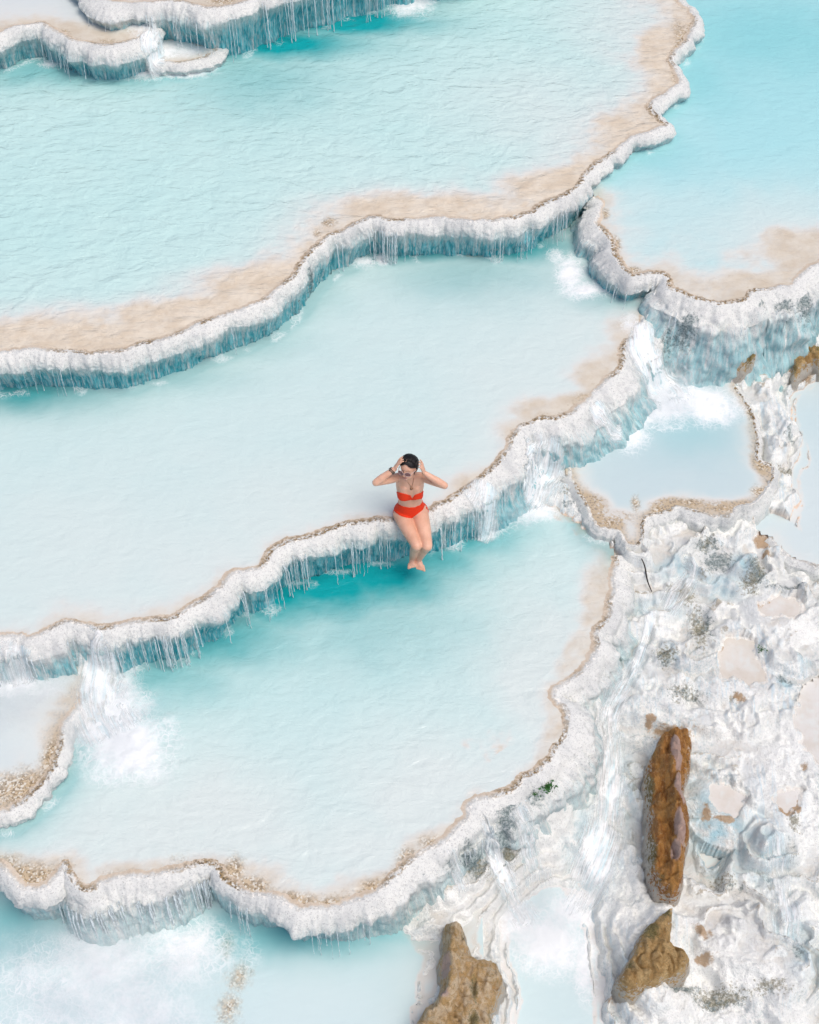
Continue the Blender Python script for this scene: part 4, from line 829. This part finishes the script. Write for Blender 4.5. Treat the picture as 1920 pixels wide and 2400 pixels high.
# ------------------------------------------------------------------ brown boulders
def boulder(outline, zb, height, mat, label, name='boulder', ridge=None, mossside=None, seed=0, pale=None, shape=.5):
    pq = pts_z(outline, zb+height*.45); zb = max(zb, float(np.median(ground_z(pq[:, 0], pq[:, 1])))+.02)
    z0 = zb+height*.45
    P = catmull(np.vstack([pts_z(outline, z0), pts_z(outline[:1], z0)]), .02)[:-1]
    cell = .011; x0, y0 = P.min(0)-.03; x1, y1 = P.max(0)+.03
    ax = np.arange(x0, x1, cell); ay = np.arange(y0, y1, cell); X, Y = np.meshgrid(ax, ay, indexing='ij')
    wx = X+.02*noise(X*9, Y*9, seed=seed); wy = Y+.02*noise(X*9, Y*9, seed=seed+1)
    ins = contains(P, wx, wy); d = np.full(X.shape, 9.0)
    for q in P: d = np.minimum(d, np.hypot(wx-q[0], wy-q[1]))
    d = np.where(ins, d, 0); Rm = d.max()
    h = height*(1-(1-np.clip(d/(Rm*.65), 0, 1))**2.4)**shape
    if ridge:
        rp = catmull(np.array([[*at_z(a, b, z0), hh] for a, b, hh in ridge]), .03)
        rd = np.full(X.shape, 9.0); rh = np.zeros(X.shape)
        for q in rp:
            e = np.hypot(wx-q[0], wy-q[1]); m = e < rd; rd[m] = e[m]; rh[m] = q[2]
        h = h*(.80+.20*np.exp(-(rd/.09)**2)) + rh*np.exp(-(rd/.07)**2)*np.clip(d/.05, 0, 1)
    ed = np.clip(d/.05, 0, 1)
    h = h + ed*(.36*height*(billow(X*7, Y*3, seed=seed+3, octv=3)-.35) + .06*(billow(X*16, Y*8, seed=seed+5, octv=3, gain=.6)-.35)) + .022*fbm(X*30, Y*26, seed=seed+7, octv=3, gain=.65)*ed + ed*.03*(nodules(X*11, Y*8, seed+8)-.4)
    gb = ground_z(X, Y)
    fr_ = np.abs(noise(X*5+.5*Y, Y*4, seed=seed+11)); h = h - ed*.05*np.exp(-(fr_/.06)**2) + ed*.02*noise(X*6, Y*6, seed=seed+12)
    Z = np.where(ins, zb-.15*(1-ed)+h, zb-.5)
    Z = np.where(ins, Z, np.minimum(gb, zb)-.4)
    idx = np.arange(X.size).reshape(X.shape)
    use = ins.copy()
    for dx in (-1, 0, 1):
        for dy in (-1, 0, 1): use |= np.roll(np.roll(ins, dx, 0), dy, 1)
    Qf = grid_faces(*X.shape); Qf = Qf[use.ravel()[Qf].all(1)]
    used = np.unique(Qf); mp = -np.ones(X.size, int); mp[used] = np.arange(len(used))
    ctr = np.array([P[:, 0].mean(), P[:, 1].mean(), zb])
    V = np.column_stack([X.ravel(), Y.ravel(), Z.ravel()])[used]
    moss = np.zeros(len(used)); side = np.zeros(len(used))
    for (px, py, rx, ry, am) in (mossside or []):
        cx, cy = at_z(px, py, z0); moss = np.maximum(moss, am*np.exp(-(((V[:, 0]-cx)/rx)**2+((V[:, 1]-cy)/ry)**2)))
    for (px, py, rx, ry, am) in (pale or []):
        cx, cy = at_z(px, py, z0+.1); side = np.maximum(side, am*np.exp(-(((V[:, 0]-cx)/rx)**2+((V[:, 1]-cy)/ry)**2)))
    o = mesh_np(name, V-ctr, mp[Qf], mat, {'moss': moss, 'side': side, 'crust': np.exp(-d.ravel()[used]/.075)}, smooth=True); o.location = ctr
    return tag(o, label, 'boulder')
M_ROCK1 = mat_rock('brown_rock', (.36, .15, .038), (.66, .34, .10), (.74, .50, .26), sc=(2.2, .7, 1))
M_ROCK2 = mat_rock('tan_rock', (.50, .30, .11), (.76, .54, .26), (.32, .20, .07))
M_ROCK3 = mat_rock('pale_rock', (.68, .45, .20), (.90, .74, .52), (.42, .27, .11))
boulder([(1540,1728),(1558,1708),(1600,1704),(1624,1730),(1625,1800),(1608,1850),(1617,1890),(1623,1950),(1612,2010),(1608,2060),(1602,2094),(1578,2112),(1546,2096),(1520,2052),(1515,1980),(1517,1900),(1508,1835),(1518,1775)], -1.28, .42, M_ROCK1,
 'tall brown boulder with pale pink flank standing amid white travertine', ridge=[(1580,1735,.0),(1572,1800,.10),(1575,1880,.12),(1585,1960,.12),(1582,2070,.05)], mossside=[(1520,1850,.05,.3,.9),(1524,2000,.06,.25,1.0),(1545,2070,.05,.06,.7),(1530,1770,.05,.1,.7)], pale=[(1580,1780,.06,.24,1.2),(1590,1870,.07,.18,1.3),(1588,1960,.055,.22,1.2),(1578,2010,.05,.14,1.0)], seed=200)
boulder([(1581,2119),(1585,2160),(1580,2205),(1602,2222),(1624,2252),(1608,2292),(1560,2310),(1520,2326),(1470,2334),(1440,2302),(1462,2258),(1482,2215),(1505,2172),(1545,2138)], -1.30, .30, M_ROCK2,
 'wedge shaped tan boulder below the tall one, mossy on its left', mossside=[(1520,2190,.12,.16,.9),(1560,2150,.06,.08,.9),(1470,2270,.10,.08,.7)], seed=220, shape=.8)
boulder([(1032,2160),(1062,2153),(1090,2164),(1104,2205),(1112,2232),(1150,2238),(1182,2266),(1190,2300),(1176,2340),(1160,2390),(1140,2450),(960,2450),(966,2400),(982,2368),(1012,2345),(1024,2315),(1020,2270),(1026,2220)], -1.26, .40, M_ROCK3,
 'rough golden tan boulder at the bottom edge, mossy on its right', ridge=[(1060,2180,.04),(1062,2260,.10),(1050,2330,.08),(1010,2390,.06)], mossside=[(1090,2200,.06,.08,.8),(1110,2330,.07,.2,.75),(1150,2290,.12,.12,.55),(1110,2400,.08,.12,.9),(1150,2380,.06,.1,.7)], pale=[(1045,2270,.06,.16,.9),(1040,2340,.07,.08,.8)], seed=240, shape=.7)
boulder([(1690,838),(1715,826),(1760,824),(1778,840),(1760,862),(1725,872),(1698,862)], -.42, .20, M_ROCK2, 'small mossy brown ledge under the lumpy wall at right', mossside=[(1735,846,.25,.15,1.0)], seed=280)
boulder([(1842,812),(1862,800),(1905,796),(1960,800),(2010,830),(1980,860),(1930,856),(1905,850),(1885,872),(1862,884),(1852,850)], -.55, .09, M_ROCK2, 'brown and olive mossy boulder at the right edge below the upper right pool', mossside=[(1840,820,.2,.1,1.0),(1920,820,.15,.15,.9)], seed=300)

# ------------------------------------------------------------------ the black stick and small green plants
def tube(path, rad, ns=8):
    V = []; Fc = []
    path = [Vector(map(float, p)) for p in path]
    for i, p in enumerate(path):
        t = (path[min(i+1, len(path)-1)]-path[max(i-1, 0)]).normalized()
        a = t.orthogonal().normalized(); b = t.cross(a); r = rad[i] if hasattr(rad, '__len__') else rad
        for m in range(ns):
            q = p+a*r*math.cos(2*math.pi*m/ns)+b*r*math.sin(2*math.pi*m/ns); V.append(tuple(q))
    for i in range(len(path)-1):
        for m in range(ns):
            A = i*ns+m; B = i*ns+(m+1) % ns; Fc.append((A, B, B+ns, A+ns))
    Fc.append(tuple(range(ns-1, -1, -1))); Fc.append(tuple((len(path)-1)*ns+m for m in range(ns)))
    return V, Fc
M_STICK = mat_plain('dark_wood', (.025, .02, .018), .6, .3, .4)
x0, y0 = at_z(1504, 1308, -.55); x1, y1 = at_z(1527, 1385, -.78)
za, zb_ = float(ground_z(x0, y0))+.05, float(ground_z(x1, y1))+.02
pth = [(x0+(x1-x0)*t+.008*math.sin(t*7), y0+(y1-y0)*t, za+(zb_-za)*t+.01*math.sin(t*3)) for t in np.linspace(0, 1, 14)]
v, f = tube(pth, [.003+.005*math.sin(math.pi*(.15+.7*t)) for t in np.linspace(0, 1, 14)])
tag(mesh_py('stick', v, f, M_STICK), 'thin black stick stuck in the white travertine at right', 'stick')
M_LEAF = mat_plain('green_leaf', (.045, .16, .035), .45, .4, .5, 25)
def plant(px, py, z, n, size, label, seed):
    rg = np.random.default_rng(seed); cx, cy, cz = hit(px, py); cz += .01
    V = []; Fc = []
    for i in range(n):
        a = rg.uniform(0, 2*math.pi); r = size*abs(rg.normal(0, .45)); bx, by = cx+r*math.cos(a), cy+r*.9*math.sin(a)
        L = size*rg.uniform(.25, .6); d = Vector((rg.normal(0, .6), rg.normal(-.3, .6), rg.uniform(.1, .9))).normalized(); sd = d.orthogonal().normalized()*L*.22
        p = Vector((bx, by, cz+rg.uniform(-.05, .04)*size*4)); o = len(V)
        for q in (p, p+d*L*.5+sd, p+d*L+Vector((0, 0, -.25*L)), p+d*L*.5-sd): V.append(tuple(q))
        Fc.append((o, o+1, o+2, o+3))
    o = mesh_py('plant', V, Fc, M_LEAF); return tag(o, label, 'plant')
def rim_z(px, py, k, out):
    return ELEV[k]-out
plant(1285, 1842, -.74, 90, .095, 'small dark green plant growing on the white wall near the lowest rim', 1)
plant(1256, 1862, -.80, 36, .05, 'tiny green tuft left of the dark green plant on the wall', 2)
plant(1785, 1522, -.93, 50, .055, 'tiny green tuft beside the triangular beige puddle', 3)

# ------------------------------------------------------------------ the woman sitting on the rim
def skin_mat():
    t = NT('skin'); P = t.n('ShaderNodeTexCoord').outputs['Object']; a = t.noise(P, 9, 4); b = t.noise(P, 60, 2)
    c = t.mix(t.step(a, .35, .7), (.75, .445, .315), (.66, .365, .245)); c = t.mix(t.step(b, .5, .8, 0, .2), c, (.55, .27, .17))
    return t.done(t.pbr(c, .42, .45, t.bump(b, .08, .002), Subsurface_Weight=.12, Subsurface_Radius=(.02, .008, .004)))
def hair_mat():
    t = NT('wet_dark_hair'); U = t.n('ShaderNodeTexCoord').outputs['Object']; a = t.noise(t.scale(U, (150, 18, 60)), 1.0, 3); 
    c = t.mix(a, (.004, .0035, .004), (.014, .011, .011)); return t.done(t.pbr(c, .38, .3, t.bump(a, .9, .006)))
M_SKIN = skin_mat(); M_HAIR = hair_mat()
M_RED = mat_plain('red_swimwear', (.78, .045, .012), .65, .2, .10, 120)
M_FRAME = mat_plain('pale_frame', (.62, .42, .38), .3, .5, .03)
M_LENS = mat_plain('rose_lens', (.16, .06, .06), .08, .8, .05)
M_DARK = mat_plain('dark_beads', (.05, .055, .05), .5, .4, .5, 200)
M_GOLD = mat_plain('dull_gold', (.33, .17, .10), .35, .5, .15, 200, Metallic=.5)
M_LIP = mat_plain('lips', (.52, .20, .17), .4, .4, .05)
M_EYE = mat_plain('eye', (.7, .68, .66), .2, .5, .02)
WB = bmesh.new()
def sph_pts(c, r, rot=None, n=12):
    out = []
    for i in range(n+1):
        th = math.pi*i/n
        for j in range(2*n):
            ph = math.pi*j/n; p = Vector((r[0]*math.sin(th)*math.cos(ph), r[1]*math.sin(th)*math.sin(ph), r[2]*math.cos(th)))
            if rot is not None: p = rot @ p
            out.append(Vector(map(float, c))+p)
            if i in (0, n): break
    return out
def hull(*els):
    pts = []
    for e in els: pts += sph_pts(*e)
    vs = [WB.verts.new(p) for p in pts]
    res = bmesh.ops.convex_hull(WB, input=vs)
    junk = [g for g in res['geom_interior'] if isinstance(g, bmesh.types.BMVert)]
    bmesh.ops.delete(WB, geom=list(set(junk)), context='VERTS')
def limb(a, ra, b, rb): hull((a, (ra,)*3), (b, (rb,)*3))
def lerp(a, b, t): return a+(b-a)*t
V3 = lambda *p: at_y(*p)
J = dict(hipR=V3(942,1205,-.09), hipL=V3(984,1203,-.09), pel=V3(963,1197,-.085), waist=V3(962,1173,-.055), rib=V3(961,1150,-.045), chest=V3(961,1136,-.045), neck=V3(960,1121,-.06),
 shR=V3(931,1119,-.05), shL=V3(993,1119,-.05), elR=V3(881,1131,-.20), elL=V3(1042,1138,-.20), wrR=V3(925,1099,-.12), wrL=V3(994,1108,-.13), head=V3(957,1099,-.10),
 knR=V3(976,1280,-.475), knL=V3(1001,1281,-.475), anR=V3(967,1310,-.355), anL=V3(981,1311,-.36), toR=V3(966,1331,-.455), toL=V3(987,1337,-.465))
# trunk
hull((J['pel']+(0,.015,-.01), (.145,.105,.085)), (J['waist'], (.118,.085,.07)))
hull((J['waist'], (.118,.085,.07)), (J['rib'], (.132,.092,.06)))
hull((J['rib'], (.132,.092,.06)), (J['chest']+(0,0,.01), (.142,.088,.05)))
hull((J['chest']+(0,0,.01), (.140,.086,.05)), (J['shR']+(.03,.01,.0), (.045,.05,.045)), (J['shL']+(-.03,.01,0), (.045,.05,.045)), (J['neck']+(0,.02,0), (.05,.045,.04)))
for sx in (-1, 1):
    hull((J['rib']+(sx*.062,-.062,-.005), (.058,.048,.052)), (J['chest']+(sx*.06,-.05,.02), (.045,.04,.04)))
    hull((J['pel']+(sx*.085,.045,-.045), (.085,.09,.075)), (J['pel']+(sx*.07,.03,.03), (.07,.07,.05)))
hull((J['neck']+(0,.02,0), (.05,.048,.05)), (J['head']+(0.003,.03,-.05), (.048,.05,.04)))
# legs
for h, k, a, to in (('hipR','knR','anR','toR'), ('hipL','knL','anL','toL')):
    H_, K_, A_, T_ = J[h], J[k], J[a], J[to]
    m = lerp(H_, K_, .5)
    hull((H_+(0,.0,-.005), (.092,.09,.088)), (m, (.078,.075,.076))); limb(m, .077, K_+(0,.02,0), .056)
    hull((K_, (.053,.05,.052)), (K_+(0,-.012,.004), (.042,.04,.04)))
    c = lerp(K_, A_, .33)+(0,.022,0)
    limb(K_+(0,.01,-.01), .052, c, .053); limb(c, .053, A_, .033)
    d = (T_-A_); d = d/np.linalg.norm(d); heel = A_+(0,.035,-.035)
    hull((A_, (.032,.034,.03)), (heel, (.027,.027,.025)), (lerp(A_, T_, .62), (.036,.02,.024)))
    for q in range(5):
        sx = (q-2)*.0155*(1 if h == 'hipR' else -1); b = lerp(A_, T_, .60)+(sx,0,0); e = lerp(A_, T_, .98-.045*q)+(sx*1.12,-.004,0)
        limb(b, .015, e, .0105 if q else .0135)
# arms
def rotto(d, up=(0, 0, 1)):
    d = Vector(map(float, d)).normalized(); u = Vector(up); x = u.cross(d).normalized(); y = d.cross(x)
    return Matrix((x, y, d)).transposed()
for s_, e_, w_ in (('shR','elR','wrR'), ('shL','elL','wrL')):
    limb(J[s_], .047, lerp(J[s_], J[e_], .45), .044); limb(lerp(J[s_], J[e_], .45), .044, J[e_], .036)
    f_ = lerp(J[e_], J[w_], .3); limb(J[e_], .036, f_, .039); limb(f_, .039, J[w_], .0245)
def hand(w, d, pn, spread, curl, thumb_side, lens=(.068,.076,.070,.056)):
    """w wrist, d finger direction, pn palm normal"""
    d = Vector(map(float, d)).normalized(); pn = Vector(map(float, pn)); pn = (pn-d*pn.dot(d)).normalized(); sd = d.cross(pn)*thumb_side
    R = Matrix((sd, pn, d)).transposed(); w = Vector(map(float, w))
    hull((w, (.022,.016,.02), R), (w+d*.075+sd*.0, (.038,.012,.014), R), (w+d*.03, (.034,.014,.02), R))
    for q in range(4):
        o = (1.5-q)*.0205; b = w+d*.078+sd*o; L = lens[q]; dd = (d+sd*o*spread).normalized(); p0 = b
        for g in range(3):
            ang = curl*(g+.5); q_ = (dd*math.cos(ang)+pn*math.sin(ang)).normalized(); p1 = p0+q_*L*(.45, .32, .25)[g]
            limb(p0, .0095-.0008*g, p1, .0088-.0008*g); p0 = p1
    b = w+d*.022+sd*.026; t1 = b+(d*.55+sd*.65+pn*.35).normalized()*.042; t2 = t1+(d*.85+sd*.25+pn*.35).normalized()*.034
    limb(b, .0135, t1, .0105); limb(t1, .0105, t2, .009)
hd = J['head']
hand(J['wrR'], V3(940,1076,-.075)-J['wrR'], hd+(0,.0,0.02)-J['wrR'], 5, .28, 1)
hand(J['wrL'], V3(986,1081,-.125)-J['wrL'], hd-J['wrL'], 6, .22, -1)
# head, built in its own frame and turned to look down to the side
HR = Matrix.Rotation(math.radians(-24), 3, 'Z') @ Matrix.Rotation(math.radians(-14), 3, 'X') @ Matrix.Rotation(math.radians(-5), 3, 'Y')
HC = Vector(map(float, hd))
def hp(x, y, z): return HC + HR @ Vector((x, y, z))
def hel(x, y, z, rx, ry, rz): return (hp(x, y, z), (rx, ry, rz), HR)
hull(hel(0, .008, .035, .075, .093, .085), hel(0, .03, .02, .074, .075, .08))
hull(hel(0, -.015, .02, .066, .066, .06), hel(0, -.045, -.085, .022, .02, .016), hel(.034, -.01, -.06, .02, .03, .02), hel(-.034, -.01, -.06, .02, .03, .02))
hull(hel(0, -.078, .012, .010, .012, .012), hel(0, -.094, -.026, .012, .014, .010)); hull(hel(.011, -.086, -.028, .009, .01, .007), hel(-.011, -.086, -.028, .009, .01, .007))
hull(hel(0, -.068, -.054, .022, .014, .010)); hull(hel(.035, -.06, .034, .022, .014, .009), hel(-.035, -.06, .034, .022, .014, .009))
for sx in (-1, 1): hull(hel(sx*.076, .01, .01, .008, .016, .026))
me = bpy.data.meshes.new('tmp_body'); WB.to_mesh(me); WB.free()
tmp = bpy.data.objects.new('tmp_body', me); COL.objects.link(tmp)
m1 = tmp.modifiers.new('r', 'REMESH'); m1.mode = 'VOXEL'; m1.voxel_size = .0046; m1.use_smooth_shade = True
m2 = tmp.modifiers.new('s', 'SMOOTH'); m2.factor = .5; m2.iterations = 7
dg = bpy.context.evaluated_depsgraph_get(); body_me = bpy.data.meshes.new_from_object(tmp.evaluated_get(dg)); body_me.name = 'body'
bpy.data.objects.remove(tmp)
nv = len(body_me.vertices); co = np.empty(nv*3, np.float32); body_me.vertices.foreach_get('co', co); co = co.reshape(-1, 3)
nrm = np.empty(nv*3, np.float32); body_me.vertices.foreach_get('normal', nrm); nrm = nrm.reshape(-1, 3)
body_me.materials.clear(); body_me.materials.append(M_SKIN)
for p in body_me.polygons: p.use_smooth = True
root = bpy.data.objects.new('person', None); COL.objects.link(root)
ROOT = Vector((float(J['pel'][0]), float(J['pel'][1]), .02)); root.location = ROOT
tag(root, 'woman in red bikini and sunglasses sitting on the rim, hands raised to her wet hair', 'person')
def child(o, parent=root):
    o.parent = parent
    return o
body = bpy.data.objects.new('body', body_me); COL.objects.link(body); child(body)
body.location = -ROOT
def put(name, v, f, mat, parent=root, smooth=True):
    o = mesh_py(name, [Vector(map(float, q))-ROOT for q in v], f, mat, parent, smooth); return o
# project the body to find where the swimwear sits
rel = co-CAM[None, :]; dep_ = rel[:, 1]*CP-rel[:, 2]*SP
bpx = 960+F*rel[:, 0]/dep_; bpy_ = 1200-F*(rel[:, 1]*SP+rel[:, 2]*CP)/dep_
def Zp(zx, zy): return (820+zx/6.1607, 1030+zy/6.1607)
TOPP = np.array([Zp(*q) for q in [(640,735),(680,752),(760,772),(880,806),(902,850),(935,800),(1030,765),(1085,715),(1120,720),(1120,830),(1060,848),(960,868),(880,872),(800,886),(740,880),(700,858),(640,850)]])
BOTP = np.array([Zp(*q) for q in [(690,870),(704,930),(760,962),(860,982),(940,976),(1010,948),(1050,900),(1062,850),(1090,880),(1078,960),(1050,1020),(1000,1060),(940,1108),(890,1142),(800,1128),(730,1105),(660,1055),(610,990),(640,920),(672,878)]])
faces = np.empty(len(body_me.polygons)*4, np.int32)
tri = [tuple(p.vertices) for p in body_me.polygons]
front = nrm[:, 1] < .25
inarm = np.zeros(nv, bool)
for s_, e_, w_ in (('shR','elR','wrR'), ('shL','elL','wrL')):
    for a, b in ((J[s_], J[e_]), (J[e_], J[w_])):
        t = np.clip(((co-a) @ (b-a))/((b-a) @ (b-a)), 0, 1); inarm |= (np.linalg.norm(co-(a+t[:, None]*(b-a)), axis=1) < .06) & (t > .25)
zt0, zt1 = float(J['rib'][2])-.045, float(J['rib'][2])+.035
selT = (contains(TOPP, bpx, bpy_) & front | (~front & (co[:, 2] > zt0) & (co[:, 2] < zt1))) & (np.abs(co[:, 0]) < .2) & (co[:, 2] > zt0-.03) & ~inarm
zb0, zb1 = float(J['pel'][2])-.10, float(J['waist'][2])-.01
selB = (contains(BOTP, bpx, bpy_) & front & (co[:, 2] > zb0)) | (~front & (co[:, 2] > zb0-.05) & (co[:, 2] < zb1) & (co[:, 1] > J['pel'][1]-.02))
selB &= co[:, 1] > J['pel'][1]-.22
def garment(name, sel, off):
    fs = [f for f in tri if all(sel[i] for i in f)]
    used = sorted({i for f in fs for i in f}); mp = {i: n for n, i in enumerate(used)}
    k = len(used); v = [co[i]+nrm[i]*off for i in used]+[co[i]-nrm[i]*.001 for i in used]
    ff = [tuple(mp[i] for i in f) for f in fs]; cnt = {}
    for f in ff:
        for a, b in zip(f, f[1:]+f[:1]): cnt[(a, b)] = 1
    ed = [(a, b) for (a, b) in cnt if (b, a) not in cnt]
    ff += [(b, a, a+k, b+k) for a, b in ed]
    return put(name, v, ff, M_RED)
garment('bikini_top', selT, .006); garment('bikini_bottom', selB, .005)
# hair: slicked back cap with a parting
def hair_r(d):
    back = max(0, d.y); return Vector((d.x*(.091+.010*back), d.y*(.116 if d.y > 0 else .104), d.z*.110))
hv = []; hf = []; nt, nph = 40, 56; ok = {}
for i in range(nt+1):
    th = math.pi*.86*i/nt
    for j in range(nph):
        ph = 2*math.pi*j/nph; d = Vector((math.sin(th)*math.sin(ph), -math.sin(th)*math.cos(ph), math.cos(th)))
        p = hair_r(d)*(1+.012*math.sin(ph*23+th*3)) + Vector((0, .012, .034))
        side = math.exp(-((abs(d.x)-.9)/.25)**2)
        hv.append(hp(*p)); f = d.y < -.22 and d.z < .58-.50*abs(d.x)
        sidecut = d.y < -.02 and d.z < -.12
        ok[(i, j)] = not (f or sidecut or (d.z < -.55 and d.y < .2))
for i in range(nt):
    for j in range(nph):
        q = [(i, j), (i+1, j), (i+1, (j+1) % nph), (i, (j+1) % nph)]
        if all(ok[x] for x in q): hf.append(tuple(a*nph+b for a, b in q))
hair = put('hair', hv, hf, M_HAIR)
sm = hair.modifiers.new('thickness', 'SOLIDIFY'); sm.thickness = .012; sm.offset = -1
lv = []; lf = []; rgh = np.random.default_rng(5)
for i in range(46):
    x0 = rgh.uniform(-.92, .92); p = []
    for t in np.linspace(0, 1, 9):
        d = Vector((x0*(1-.25*t)+.05*math.sin(t*5+i), -.62+.30*abs(x0)+1.35*t, 0)); rr_ = math.hypot(d.x, d.y); d.z = math.sqrt(max(.02, 1-min(rr_, .98)**2)) if rr_ < .98 else -.1-.5*(t-.6); d.normalize()
        q = hair_r(d)*(1.005+.018*math.sin(math.pi*t))+Vector((0, .012, .034)); p.append(hp(*q))
    v_, f_ = tube(p, [.0035+.003*math.sin(math.pi*min(1, k_/8+.1)) for k_ in range(9)], 5); o_ = len(lv); lv += v_; lf += [tuple(k_+o_ for k_ in q) for q in f_]
put('hair_locks', lv, lf, M_HAIR, hair)
# wet tail of hair behind the neck
tv, tf = tube([hp(0, .10, .0), hp(0, .105, -.05), hp(0, .10, -.10), hp(.01, .10, -.15)], [.05, .045, .032, .012], 10); put('hair_tail', tv, tf, M_HAIR, hair)
pv = []; pf = []; seg = 12
for i in range(seg+1):
    t = i/seg; d = Vector((-.05+.16*t+.03*math.sin(t*7), -.66+.55*t, 0)); d.z = math.sqrt(max(0, 1-d.x**2-d.y**2)); d.normalize(); wd = .003*math.sin(math.pi*(.12+.80*t))+.0008
    p = hair_r(d)*1.022+Vector((0, .012, .034))
    pv += [hp(p.x-wd, p.y, p.z), hp(p.x+wd, p.y, p.z)]
    if i: pf.append((2*i-2, 2*i-1, 2*i+1, 2*i))
put('parting', pv, pf, M_SKIN, hair)
# sunglasses
gl = bpy.data.objects.new('sunglasses', None); COL.objects.link(gl); gl.parent = root
def ring(c, rx, rz, r, mat, name, parent, bow=.0):
    path = [hp(c[0]+rx*math.cos(a), c[1]+bow*abs(c[0]+rx*math.cos(a)), c[2]+rz*math.sin(a)) for a in np.linspace(0, 2*math.pi, 25)]
    v, f = tube(path, r, 6); return put(name, v, f, mat, parent)
for sx in (-1, 1):
    c = (sx*.036, -.108, .006); ring(c, .031, .024, .0024, M_FRAME, 'lens_rim', gl, .25)
    v = [hp(*c)+HR @ Vector((0, -.003+.25*abs(c[0]), 0))]; f = []
    for a in np.linspace(0, 2*math.pi, 24, endpoint=False): v.append(hp(c[0]+.03*math.cos(a), c[1]+.25*abs(c[0]+.03*math.cos(a)), c[2]+.023*math.sin(a)))
    for q in range(24): f.append((0, 1+(q+1) % 24, 1+q))
    put('lens', v, f, M_LENS, gl)
    tvv, tff = tube([hp(sx*.066, -.090, .014), hp(sx*.079, -.05, .016), hp(sx*.082, .0, .016), hp(sx*.081, .02, .005)], .0032, 6); put('temple', tvv, tff, M_FRAME, gl)
tvv, tff = tube([hp(-.008, -.108, .012), hp(0, -.109, .016), hp(.008, -.108, .012)], .003, 6); put('bridge', tvv, tff, M_FRAME, gl)
v = []; f = []
for i in range(9):
    t = i/8*2-1; v += [hp(.022*t, -.086+.012*t*t, -.050+.002*(1-t*t)), hp(.022*t, -.089+.014*t*t, -.056), hp(.022*t, -.085+.012*t*t, -.062-.003*(1-t*t))]
    if i: f += [(3*i-3, 3*i-2, 3*i+1, 3*i), (3*i-2, 3*i-1, 3*i+2, 3*i+1)]
put('lips', v, f, M_LIP)
# necklace lies on the chest
bvh = BVHTree.FromPolygons([Vector(map(float, q)) for q in co], tri)
def on_body(zx, zy, lift=.004):
    px, py = Zp(zx, zy); d = Vector(ray(px, py)); d = Vector((float(d.x), float(d.y), float(d.z))).normalized()
    loc, nn, ix, ds = bvh.ray_cast(Vector(CAM), d)
    return loc+nn*lift if loc else Vector(map(float, at_y(px, py, -.1)))
nk = bpy.data.objects.new('necklace', None); COL.objects.link(nk); nk.parent = root
for pts in ([(835,612),(855,640),(875,668),(888,695)], [(925,560),(918,600),(905,650),(892,695)]):
    tvv, tff = tube([on_body(*q) for q in pts], .0022, 6); put('chain', tvv, tff, M_GOLD, nk)
pc = on_body(890, 708, .004); _, nn, _, _ = bvh.find_nearest(pc); R_ = rotto(nn, (1, 0, 0)); v = []; f = []
for zz in (-.002, .003):
    for a in np.linspace(0, 2*math.pi, 20, endpoint=False): v.append(pc+R_ @ Vector((.0155*math.cos(a), .0155*math.sin(a), zz)))
f.append(tuple(range(20, 40))); f += [(q, (q+1) % 20, 20+(q+1) % 20, 20+q) for q in range(20)]
put('pendant', v, f, M_GOLD, nk)
bd = bpy.data.objects.new('bracelet', None); COL.objects.link(bd); bd.parent = root
ax_ = J['wrR']-J['elR']; R_ = rotto(ax_)
for t, rr in ((.90, .032), (.83, .033)):
    c = Vector(map(float, lerp(J['elR'], J['wrR'], t))); path = [c+R_ @ Vector((rr*math.cos(a), rr*math.sin(a), .004*math.sin(a*3))) for a in np.linspace(0, 2*math.pi, 25)]
    tvv, tff = tube(path, [.0045+.002*math.sin(q*2.1) for q in range(25)], 6); put('bead_band', tvv, tff, M_DARK, bd)
